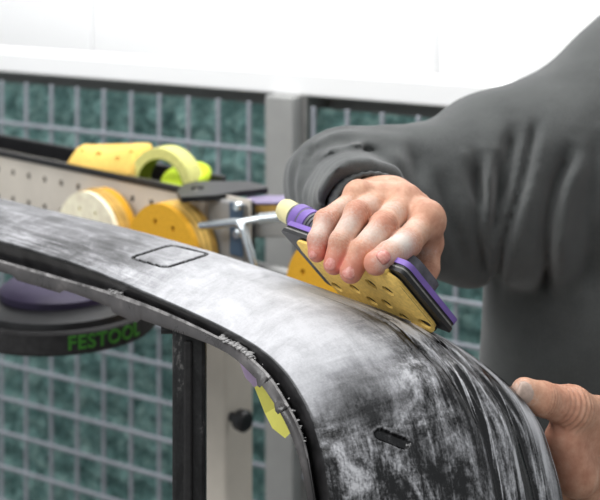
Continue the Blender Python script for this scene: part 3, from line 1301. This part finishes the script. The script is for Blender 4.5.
# --- nails
def nail(tip, prev, out, L, Wd, r):
    ax_ = (tip - prev).normalized()
    n_ = (out - ax_ * out.dot(ax_)).normalized()
    s_ = ax_.cross(n_)
    vs, fs = [], []
    NA, NB = 8, 8
    for lay in (0, 1):
        for i in range(NA + 1):
            for j in range(NB + 1):
                x, y = i / NA * 2 - 1, j / NB * 2 - 1
                m = max(abs(x), abs(y))
                g = m / math.hypot(x, y) * (1 if m else 0) if (x or y) else 1
                g = 1 - (1 - g) * .75                       # between square and disc
                X, Yy = x * g * L / 2, y * g * Wd / 2
                z = math.sqrt(max(0, r * r - Yy * Yy)) + (.0011 if lay == 0 else -.0012) - .00045 * m ** 4 - .0008 * max(0, x) ** 2
                vs.append(tip + ax_ * (X + .001) + s_ * Yy + n_ * z)
    K = (NA + 1) * (NB + 1)
    for i in range(NA):
        for j in range(NB):
            k = i * (NB + 1) + j
            fs.append((k, k + 1, k + NB + 2, k + NB + 1))
            fs.append((K + k, K + k + NB + 1, K + k + NB + 2, K + k + 1))
    rim = [i * (NB + 1) for i in range(NA + 1)] + [NA * (NB + 1) + j for j in range(1, NB + 1)] + [i * (NB + 1) + NB for i in range(NA - 1, -1, -1)] + [j for j in range(NB - 1, 0, -1)]
    for a, b in zip(rim, rim[1:] + rim[:1]):
        fs.append((a, b, K + b, K + a))
    return link('fingernail', fix(mesh('fingernail', vs, fs)), M['nail'], person, smooth=True)


toc = Vector((-.25, -.85, .25))
nail(J['little'][3] + Vector((0, 0, -.0005)), J['little'][2], Vector((-.55, -.8, .1)), .0095, .0090, .0070)
nail(J['ring'][3], J['ring'][2], Vector((-.40, -.85, .2)), .0110, .0108, .0083)
nail(J['middle'][3], J['middle'][2], Vector((-.2, -.9, .2)), .0120, .0118, .0087)
nail(J['index'][3] + Vector((.003, 0, .001)), J['index'][2], Vector((.10, -.85, .55)), .0120, .0118, .0094)
nl = nail(LT[3] + (LT[3] - LT[2]).normalized() * .0055, LT[2], Vector((-.25, -.9, .22)), .0165, .0180, .0110)
nl.data.materials.clear()
nl.data.materials.append(simple('dusty_nail', lin(196, 172, 158), .5, var=.08, scale=300))
nl['label'] = 'dusty grey thumbnail'

# --- sweatshirt
CUF = P(371, 210, 1.222)                     # middle of the right cuff opening
FAX = (CUF - E_R).normalized()
FOLDS = [  # (column, row) polyline as measured, depth in metres (+ valley, - ridge), width
    ([(465, 152), (473, 180), (479, 212)], .016, 8),
    ([(479, 146), (480, 185), (479, 235), (487, 285)], .018, 7),
    ([(470, 150), (476, 200), (484, 250)], -.010, 8),
    ([(498, 148), (498, 185), (492, 250)], .013, 7),
    ([(488, 150), (489, 200), (486, 240)], -.010, 7),
    ([(515, 120), (508, 170), (498, 215)], .014, 7),
    ([(538, 115), (524, 180), (508, 232), (499, 270), (492, 310)], .012, 5.5),
    ([(546, 115), (533, 180), (517, 232), (506, 275)], -.005, 7),
    ([(575, 140), (556, 185), (549, 215), (547, 262), (545, 300)], .014, 7),
    ([(585, 150), (568, 190), (560, 225), (557, 270)], -.006, 9),
    ([(436, 166), (446, 195), (462, 250), (480, 288)], .008, 9),
    ([(402, 136), (416, 160), (421, 195)], .014, 8),
    ([(388, 128), (400, 150), (409, 180)], -.006, 8),
    ([(304, 195), (316, 163), (343, 150), (372, 152), (392, 168)], .010, 5.5),
    ([(297, 180), (314, 152), (340, 141), (362, 140)], .009, 5),
    ([(312, 218), (320, 190), (338, 168), (366, 161)], -.007, 6),
    ([(325, 222), (329, 200), (340, 183), (352, 176)], .010, 5),
    ([(308, 165), (330, 148), (358, 146)], -.006, 5.5),
    ([(600, 128), (592, 200), (590, 300)], .007, 12),
    ([(600, 340), (560, 370), (520, 380)], -.004, 16),
]


def wob(Q):
    return np.sin(Q[:, 0] * 31 + 1.3) * np.sin(Q[:, 2] * 27 + .4) + .6 * np.sin(Q[:, 0] * 57 + Q[:, 2] * 43 + 2.0)


def sweat(Q):
    # trunk
    t = ell(Q, (.475, 1.54, 1.14), (.262, .165, .46))
    t = np.maximum(t, .80 - Q[:, 2])
    t = smin(t, rc(Q, P(505, 170, 1.47), (.66, 1.53, 1.40), .095, .095), .08)
    t = smin(t, rc(Q, (.475, 1.53, 1.42), (.475, 1.49, 1.50), .11, .085), .06)
    # right upper arm, very loose
    arm = rc(Q, P(520, 196, 1.455), P(345, 184, 1.400), .098, .056)
    arm = smin(arm, rc(Q, P(470, 232, 1.42), P(420, 228, 1.385), .060, .046), .03)
    fo = rc(Q, P(338, 186, 1.405), P(371, 203, 1.19), .054, .038)
    arm = smin(arm, fo, .03)
    # rings of folds pushed up the forearm and the inside of the elbow
    q = Q - A3(E_R)
    s = q @ A3(FAX)
    near = np.exp(-((np.clip(fo, -.05, .05)) / .03) ** 2)
    side = q @ A3((.6, 0, .8))
    ph = s + .18 * side + .012 * np.sin(side * 40)
    arm = arm + .0018 * np.sin(2 * np.pi * ph / .034) * near * np.clip((s + .05) / .03, 0, 1) * np.clip((.2 - s) / .02, 0, 1) * (.75 + .4 * np.sin(Q[:, 0] * 90 + Q[:, 2] * 60))
    cut = (Q - A3(CUF)) @ A3(FAX)
    hollow = rc(Q, CUF - FAX * .05, CUF + FAX * .05, .033, .034)
    lm = rc(Q, SH_L, E_L, .085, .068)
    lm = smin(lm, rc(Q, E_L, P(690, 500, 1.265), .066, .045), .03)
    d = smin(t, arm, .022)
    # keep the cuff cut on the sleeve only
    nearc = np.linalg.norm(Q - A3(CUF), axis=1) < .11
    d = np.where(nearc, np.maximum(d, np.maximum(cut, -hollow)), d)
    d = smin(d, lm, .03)
    bx_ = 300 + F * Q[:, 0] / Q[:, 1]
    by_ = HY + F * (ZC - Q[:, 2]) / Q[:, 1]
    B = np.stack([bx_, by_, 0 * bx_], 1).astype(np.float32)
    front = np.clip((1.50 - Q[:, 1]) / .05, 0, 1)
    for pts, a, w in FOLDS:
        e0 = np.hypot(bx_ - pts[0][0], by_ - pts[0][1])
        e1 = np.hypot(bx_ - pts[-1][0], by_ - pts[-1][1])
        fade = np.clip(e0 / 26, 0, 1) * np.clip(e1 / 26, 0, 1)
        d = d + a * (1.45 if pts[0][0] > 430 else 1.0) * fade * front * np.exp(-(segdist(B, [(x, y, 0) for x, y in pts]) / w) ** 2)
    d = d + .0016 * wob(Q)
    neck = rc(Q, (.470, 1.48, 1.50), H(0, -.03, -.04), .062, .075)
    return np.maximum(d, -neck)


v5, q5 = surface_net(sweat, (-.075, 1.15, .78), (.86, 1.76, 1.64), .0046)
me = np_mesh('sweatshirt', v5, q5)
sw = link('sweatshirt', me, M['cloth'], person, smooth=True)
cs = sw.modifiers.new('soften', 'SMOOTH')
cs.factor = .5
cs.iterations = 7
# ribbed cuff around the right wrist
ca = FAX.cross(UP).normalized()
cb = ca.cross(FAX).normalized()
vs, fs = [], []
n = 60
prof = [(.0385, -.020), (.0395, -.008), (.0392, .004), (.0375, .008), (.0350, .006), (.0335, -.004), (.0330, -.020)]
for (r, z) in prof:
    for k in range(n):
        w = 2 * math.pi * k / n
        rb = r + .0006 * (1 if k % 2 else -1)
        vs.append(CUF + FAX * (z + .0025 * math.sin(3 * w + 1)) + ca * (rb * 1.0 * math.cos(w)) + cb * (rb * .92 * math.sin(w)))
for i in range(len(prof) - 1):
    for k in range(n):
        fs.append((i * n + k, i * n + (k + 1) % n, (i + 1) * n + (k + 1) % n, (i + 1) * n + k))
link('cuff', fix(mesh('cuff', vs, fs)), M['cloth'], sw, smooth=True)
link('cuff', tube_me('cuff', [P(700, 508, 1.275), P(684, 497, 1.255)], [.044, .040], 30), M['cloth'], sw, smooth=True)


def legs(Q):
    d = None
    for s in (-1, 1):
        a = rc(Q, (.475 + .09 * s, 1.56, .86), (.475 + .115 * s, 1.55, .48), .105, .082)
        a = smin(a, rc(Q, (.475 + .115 * s, 1.55, .48), (.475 + .12 * s, 1.60, .08), .080, .068), .03)
        d = a if d is None else np.minimum(d, a)
    d = smin(d, ell(Q, (.475, 1.56, .90), (.205, .135, .14)), .05)
    return np.maximum(d + .004 * np.sin(Q[:, 2] * 46 + Q[:, 0] * 20), .035 - Q[:, 2])


v6, q6 = surface_net(legs, (.20, 1.38, .02), (.75, 1.74, 1.08), .011)
link('trousers', np_mesh('trousers', v6, q6), M['trousers'], person, smooth=True)
for s in (-1, 1):
    def shoe(Q, s=s):
        d = rc(Q, (.475 + .12 * s, 1.62, .05), (.475 + .145 * s, 1.40, .036), .046, .040)
        d = smin(d, rc(Q, (.475 + .12 * s, 1.61, .05), (.475 + .12 * s, 1.60, .11), .045, .045), .02)
        return np.maximum(d, .002 - Q[:, 2])
    v7, q7 = surface_net(shoe, (.475 + .12 * s - .09, 1.33, -.01), (.475 + .12 * s + .1, 1.70, .18), .007)
    link('shoe', np_mesh('shoe', v7, q7), M['shoe'], person, smooth=True)

# ================================================================== TOOL RACK
RA = math.radians(43)
RD = Vector((math.cos(RA), -math.sin(RA), 0))        # along the rack to the right
RN = Vector((-math.sin(RA), -math.cos(RA), 0))       # out of its front
R0 = P(120, 174, 2.0)                                # on the front top edge
RK = frame(R0, RD, -RN, UP)                          # local x along, y to the rear, z up
rack = thing('tool_rack', 'grey steel rack with perforated front panel and black top tray behind the bumper', 'rack', (R0.x, R0.y, 0))


def rk(px, py, depth=0.0):
    """rack-local (x, z) where the line of sight meets the plane `depth` behind the front panel"""
    o = Vector((0, 0, ZC))
    d = P(px, py, 1.0) - o
    pl = R0 - RN * depth
    t = (pl - o).dot(RN) / d.dot(RN)
    q = o + d * t - R0
    return q.dot(RD), q.z


xr = rk(250, 200)[0]
xl = -.62
xt = rk(183, 190)[0]
RKm = lambda y0=0.0: (lambda x, y, z: RK @ Vector((x, y0 - z, y)))
sq = []
k = -16
x = rk(78, 187)[0]
step = rk(95.5, 190)[0] - x
zrow = rk(78, 187)[1]
for i in range(-14, 30):
    xx = x + step * i
    if xl + .03 < xx < xr - .03:
        sq.append([(xx - .0042, zrow - .0048), (xx + .0042, zrow - .0048), (xx + .0042, zrow + .0048), (xx - .0042, zrow + .0048)])
        sq.append([(xx - .0042, zrow - .0498), (xx + .0042, zrow - .0498), (xx + .0042, zrow - .0402), (xx - .0042, zrow - .0402)])
link('front_panel', plate_me('front_panel', [(xl, -.15), (xr, -.15), (xr, 0), (xl, 0)], sq, RKm(.003), .003), M['beige'], rack)
# black lining behind the holes, then the tray on top
link('lining', box_me('lining', RK, (xl, .006, -.14), (xr, .010, -.004)), M['black_rough'], rack)
tray = link('tray', box_me('tray', RK, (xl, .004, -.075), (xt, .085, -.069)), M['black_rough'], rack)
link('rim', box_me('rim', RK, (xl, -.005, -.010), (xt, .004, .000), .002), M['black'], tray)
link('rim', box_me('rim', RK, (xl, .080, -.075), (xt, .090, .004), .003), M['black'], tray)
link('rim', box_me('rim', RK, (xl, .004, -.075), (xl + .01, .085, .008), .003), M['black'], tray)
# black plate closing the right end of the tray
zpl = R0.z + .003
epts = []
for a, b in ((177, 191), (184, 184), (196, 181), (246, 181), (266, 185), (268, 188), (240, 191), (216, 195), (181, 197)):
    q = P(a, b, (ZC - zpl) * F / (b - HY))
    epts.append((q.x, q.y))
slot = [P(a, b, (ZC - zpl) * F / (b - HY)) for a, b in ((190, 190), (203, 189), (204, 186.5), (192, 187))]
ep = link('end_plate', plate_me('end_plate', epts, [[(q.x, q.y) for q in slot]], lambda x, y, z: Vector((x, y, zpl - .008 + z)), .008), M['black'], rack)
# rounded grey end cheek, strap with two screws, shelf arm
link('end_cheek', box_me('end_cheek', RK, (rk(214, 200)[0], -.012, -.17), (rk(248, 200)[0], .0, -.004), .004), M['galv'], rack)
bx, bz = rk(237, 220, -.014)
br = link('bracket', box_me('bracket', RK, (bx - .013, -.017, bz - .05), (bx + .012, -.012, bz + .024), .002), M['bluegrey'], rack)
for py in (207, 234):
    sx, sz = rk(237, py, -.018)
    fr_ = frame(RK @ Vector((sx, -.017, sz)), RD, UP, RN)
    autosmooth(link('screw', lathe_me('screw', fr_, [(0, -.003), (.0075, -.003), (.0075, .001), (.005, .0045), (.0028, .0045), (.0026, .002), (0, .002)], 18), M['chrome'], br))
ax0, az0 = rk(238, 220)
ax1, az1 = rk(292, 237)
YA = 1.83
def xbox(nm, a, b, top, bot, y0, y1, mat, par):
    p, q = P(a, bot, YA), P(b, top, YA)
    return link(nm, box_me(nm, Matrix(), (p.x, YA + y0, p.z), (q.x, YA + y1, q.z), .003), mat, par)


arm = xbox('shelf_arm', 243, 293, 214, 238, 0, .05, M['steel'], rack)
# chrome rods
def rp(px, py, dep):
    x_, z_ = rk(px, py, dep)
    return RK @ Vector((x_, dep, z_))


def bent(pts, r=.012, n=6):
    out = [pts[0]]
    for a, b, c_ in zip(pts[:-2], pts[1:-1], pts[2:]):
        p0 = b + (a - b).normalized() * r
        p1 = b + (c_ - b).normalized() * r
        out += [p0 * (1 - t) ** 2 + b * 2 * t * (1 - t) + p1 * t * t for t in [i / n for i in range(n + 1)]]
    return out + [pts[-1]]


autosmooth(link('hook_rod', tube_me('hook_rod', bent([rp(201, 226, -.05), rp(241, 222, -.05), rp(253, 262, -.05), rp(258, 285, -.05)]), .0058, 12), M['chrome'], rack), 60)
rod = link('hook_rod', tube_me('hook_rod', [rp(238, 223, -.05), rp(262, 218.5, -.03), rp(282, 216.5, -.02)], .005, 12), M['chrome'], rack)
autosmooth(rod, 60)
autosmooth(link('sleeve', tube_me('sleeve', [rp(260, 219, -.032), rp(282, 216.6, -.021)], .0075, 14), M['chrome'], rod), 60)
# leg with its clamp, and the far leg beyond the frame
lx0, lx1 = rk(206, 400, .06)[0], rk(224, 400, .06)[0]
zf = -R0.z
link('leg', box_me('leg', RK, (lx0, .04, zf + .012), (lx0 + .062, .10, -.05), .006), M['beige'], rack)
link('leg', box_me('leg', RK, (xl + .02, .04, zf + .012), (xl + .08, .10, -.05), .006), M['steel'], rack)
link('foot_bar', box_me('foot_bar', RK, (lx0 - .02, -.2, zf), (lx0 + .08, .3, zf + .03), .005), M['steel'], rack)
link('foot_bar', box_me('foot_bar', RK, (xl, -.2, zf), (xl + .10, .3, zf + .03), .005), M['steel'], rack)
kp = rp(241, 420, .05)
kn = link('clamp_knob', lathe_me('clamp_knob', frame(kp - RD * .02, UP, -RN, RD), [(0, 0), (.007, 0), (.007, .014), (.015, .016), (.016, .028), (.012, .033), (0, .034)], 18), M['black'], rack)
autosmooth(kn)
# low rail that carries the last stack of discs
rail = link('rail', box_me('rail', RK, (lx0 + .03, .030, rk(290, 290)[1] - .012), (lx0 + .34, .05, rk(290, 290)[1] + .012), .003), M['steel'], rack)

# --- abrasive discs, standing in stacks on pins
R_D = .075
seven = [circle2(0, 0, .0050, n=10)] + [circle2(.050 * math.cos(2 * math.pi * i / 8 + .3), .050 * math.sin(2 * math.pi * i / 8 + .3), .0042, n=10) for i in range(8)]
T_D = .0036


def disc_mesh(mat):
    me = plate_me('abrasive_disc', circle2(0, 0, R_D, n=56), seven, lambda x, y, z: Vector((x, y, z)), T_D)
    me.materials.append(mat)
    return me


dm = {k: disc_mesh(M[k]) for k in ('cream', 'orange', 'tan', 'yellow')}
GD = 'round abrasive discs hanging in stacks on the rack'


ORD = ['first', 'second', 'third', 'fourth', 'fifth', 'sixth', 'seventh', 'eighth', 'ninth', 'tenth']


def stack(px, py, seq, labels, y_front):
    cx_, cz_ = rk(px, py, -y_front)
    rnd = random.Random(px)
    for i, kmat in enumerate(seq):
        o = link('abrasive_disc', dm[kmat], None)
        jx, jz = rnd.uniform(-.0012, .0012), rnd.uniform(-.0012, .0012)
        m = frame(RK @ Vector((cx_ + jx, -y_front + (T_D + .0005) * (i + 1), cz_ + jz)), RD, UP, RN)
        o.matrix_world = m @ Matrix.Rotation(rnd.uniform(-.06, .06), 4, 'Z')
        tag(o, labels[0] if i == 0 else '%s abrasive disc, %s from the front of %s' % ({'cream': 'pale', 'tan': 'tan', 'orange': 'golden', 'yellow': 'yellow'}[kmat], ORD[i], labels[1]), 'abrasive disc', GD)
    # the pin belongs to the rack
    a = RK @ Vector((cx_, -y_front - .004, cz_))
    b = RK @ Vector((cx_, .03, cz_))
    link('pin', tube_me('pin', [a, b], .0040, 10), M['galv'], rack)


stack(86, 241, ['cream', 'cream', 'tan', 'tan', 'tan', 'tan', 'tan', 'orange', 'orange', 'orange'],
      ['pale worn abrasive disc at the front of the leftmost stack', 'the leftmost stack'], .058)
stack(161, 257, ['orange', 'orange', 'tan', 'tan', 'yellow', 'tan', 'yellow', 'tan', 'tan', 'tan'],
      ['bright golden abrasive disc at the front of the stack above the tow hook cover', 'the stack above the tow hook cover'], .058)
stack(327, 297, ['orange', 'orange', 'tan', 'tan'],
      ['golden abrasive disc half hidden behind the sanding block', 'the stack behind the sanding block'], .015)

# --- soft perforated pad lying on the tray
pc = [rk(66, 168, .02), rk(128, 176, .02), rk(151, 150, .10), rk(87, 141, .10)]
PB = [rp(66, 166, .0), rp(129, 176, .0), rp(153, 150, .05), rp(87, 144, .05)]


def padm(x, y, z):
    p = (PB[0] * (1 - x) * (1 - y) + PB[1] * x * (1 - y) + PB[2] * x * y + PB[3] * (1 - x) * y)
    hump = .012 * math.exp(-((x - .85) / .22) ** 2) * y - .006 * math.exp(-((x - .45) / .25) ** 2) * y
    nrm = (PB[1] - PB[0]).cross(PB[3] - PB[0]).normalized()
    if nrm.dot(RN) < 0:
        nrm = -nrm
    return p + UP * hump + nrm * (z * .012 + .014 * math.sin(math.pi * min(1, max(0, y))) - .012)


def pad_xy(px, py):
    A_, B_, C_, D_ = [Vector(proj(p)) for p in PB]
    q = Vector((px, py))
    x, y = .5, .5
    for _ in range(30):
        f = A_ * (1 - x) * (1 - y) + B_ * x * (1 - y) + C_ * x * y + D_ * (1 - x) * y - q
        dx = (B_ - A_) * (1 - y) + (C_ - D_) * y
        dy = (D_ - A_) * (1 - x) + (C_ - B_) * x
        det = dx.x * dy.y - dx.y * dy.x
        x -= (f.x * dy.y - f.y * dy.x) / det
        y -= (dx.x * f.y - dx.y * f.x) / det
    return x, y


ph = [(86, 157, 1), (103, 159, 1.7), (121, 166, 1.1), (135, 162.5, 1), (126, 151, .9), (110, 148, .9), (94.5, 145.5, .8), (138.5, 148, .9)]
hol = []
for (a, b, r) in ph:
    x, y = pad_xy(a, b)
    if .06 < x < .94 and .1 < y < .9:
        hol.append(circle2(x, y, .027 * r, .055 * r * .85, 10))
exp_ = [(i / 16, j / 8) for i in range(1, 16) for j in range(1, 8)]
exp_ = [p for p in exp_ if all(math.hypot(p[0] - sum(q[0] for q in h) / 10, (p[1] - sum(q[1] for q in h) / 10) * .5) > .05 for h in hol)]
pad = link('perforated_pad', plate_me('perforated_pad', rrect2(0, 0, 1, 1, .06), hol, padm, 1.0, exp_), M['pad'])
autosmooth(pad, 50)
tag(pad, 'yellow perforated sanding pad propped on the left of the black tray', 'sanding pad')

# --- pale green foam ring standing in the tray and the lime pad behind it
rcx, rcz = rk(163, 187, .03)
rcen = RK @ Vector((rcx, .03, rcz))
ring = thing('foam_ring', 'pale green foam ring standing upright in the black tray', 'foam ring', rcen - UP * .058)
rn = (RN * .97 + RD * .20).normalized()
rx_ = rn.cross(UP).normalized()
ry_ = rn.cross(rx_).normalized()
RF = frame(rcen, rx_, ry_, rn)
o = link('ring_band', lathe_me('ring_band', RF, [(.044, -.024), (.060, -.024), (.060, .008), (.0445, .008), (.044, -.024)], 48), M['ringface'], ring)
autosmooth(o)
o = link('inner_lining', lathe_me('inner_lining', RF, [(.0425, -.0235), (.0438, -.0235), (.0443, .0078), (.0430, .0078), (.0425, -.0235)], 48), M['ringside'], ring)
o['label'] = 'olive green inner side'
autosmooth(o)
lcx, lcz = rk(186, 178, .06)
lc = RK @ Vector((lcx, .06, lcz))
ln = (UP * .93 + RN * .36 + RD * .05).normalized()
lx = ln.cross(RD).normalized()
LM = frame(lc, lx.cross(ln), lx, ln)
lp = link('lime_pad', lathe_me('lime_pad', LM, [(0, -.008), (.036, -.008), (.040, -.003), (.040, .003), (.036, .008), (.012, .010), (.010, .007), (0, .007)], 40), M['lime'])
autosmooth(lp)
tag(lp, 'bright lime round pad lying behind the foam ring on the tray', 'sanding pad')

# --- sheets on the shelf arm
o = xbox('abrasive_pack', 247, 289, 205.5, 213.7, .002, .046, M['tan'], None)
tag(o, 'tan block of abrasive sheets lying on the shelf arm of the rack', 'abrasive sheets')
o = xbox('cloth_pad', 245, 287, 202, 205.2, .0, .048, M['lilac'], None)
tag(o, 'thin lilac grey pad lying on top of the tan abrasive block', 'pad')

# --- round black caddy with green lettering under the rack
DC = P(60, 326, 1.74)
dish = thing('round_caddy', 'black round caddy with green lettering on its rim hanging below the bumper', 'caddy', DC)
DR = .129
DM = frame(DC, Vector((1, 0, 0)), Vector((0, 1, 0)), UP)
rimh = .030
autosmooth(link('bowl', lathe_me('bowl', DM, [(0, .0), (DR - .004, .0), (DR, .004), (DR, rimh - .003), (DR - .003, rimh), (DR - .008, rimh), (DR - .010, rimh - .006), (0, rimh - .006)], 64), M['black_rough'], dish))
autosmooth(link('insert', lathe_me('insert', DM, [(0, rimh + .004), (.080, rimh + .014), (.112, rimh + .006), (.114, rimh - .006), (0, rimh - .006)], 48), M['black'], dish))  # black colour stands in for the shade lying on the insert
pl = link('purple_pad', lathe_me('purple_pad', DM, [(0, rimh + .03), (.070, rimh + .03), (.080, rimh + .022), (.080, rimh + .008), (0, rimh + .008)], 40), M['shaded_purple'], dish)
autosmooth(pl)
pl['label'] = 'purple pad sitting in the caddy'
# hanger joining the caddy to the rack's lower side
hq = RK @ Vector((rk(60, 200)[0], .004, -.15))
link('hanger', tube_me('hanger', bent([DC + Vector((-.02, .10, rimh)), DC + Vector((-.02, .12, .10)), hq], .03), .008, 10), M['black'], dish)
tc = bpy.data.curves.new('lettering', 'FONT')
tc.body = 'FESTOOL'
tc.size = .0240
tc.align_x = 'CENTER'
tc.align_y = 'CENTER'
tc.extrude = .0006
tc.offset = .0006
tc.space_character = 1.08
to = bpy.data.objects.new('lettering_source', tc)
COL.objects.link(to)
bpy.context.view_layer.update()
tm = bpy.data.meshes.new_from_object(to)
tm.name = 'lettering'
COL.objects.unlink(to)
bpy.data.objects.remove(to)
a_mid = math.atan2(-1, .78)
for v in tm.vertices:
    w = a_mid + v.co.x / DR
    r = DR + .0004 + v.co.z
    z = rimh * .52 + v.co.y
    v.co = DC + Vector((r * math.cos(w), r * math.sin(w), z))
tm.materials.clear()
lt = link('lettering', tm, M['green_print'], dish)
lt['label'] = 'green printed lettering'

# --- yellow strip hanging behind the corner
def strip(name, pts, wid, mat, parent=None):
    vs, fs = [], []
    for i, (p, w) in enumerate(zip(pts, wid)):
        t = (pts[min(i + 1, len(pts) - 1)] - pts[max(i - 1, 0)]).normalized()
        s = t.cross(Vector((.25, -1, .1))).normalized()
        nn = s.cross(t).normalized()
        for sg, dz in ((-1, 0), (1, 0), (1, .0022), (-1, .0022)):
            vs.append(p + s * w * sg + nn * dz)
    for i in range(len(pts) - 1):
        for k in range(4):
            fs.append((i * 4 + k, i * 4 + (k + 1) % 4, i * 4 + 4 + (k + 1) % 4, i * 4 + 4 + k))
    fs += [(3, 2, 1, 0), tuple(len(pts) * 4 - 4 + k for k in range(4))]
    return link(name, fix(mesh(name, vs, fs)), mat, parent)


YS = 1.07
sp_ = [P(243, 358, YS), P(252, 372, YS), P(260, 383, YS), P(266, 395, YS), P(272, 409, YS), P(279, 423, YS - .004), P(289, 434, YS - .006)]
M['yellow_tape'] = simple('lemon_tape', lin(248, 242, 120), .7, var=.06, scale=30)
st_root = thing('tape_strip', 'lemon yellow strip hanging inside the bumper corner', 'tape strip', sp_[0])
o = strip('liner', sp_[:3], [.004, .007, .0055], simple('lilac_paper', lin(190, 168, 200), .8), st_root)
o['label'] = 'lilac upper end'
strip('tape', sp_[2:], [.0055, .0064, .0068, .0068, .0045], M['yellow_tape'], st_root)
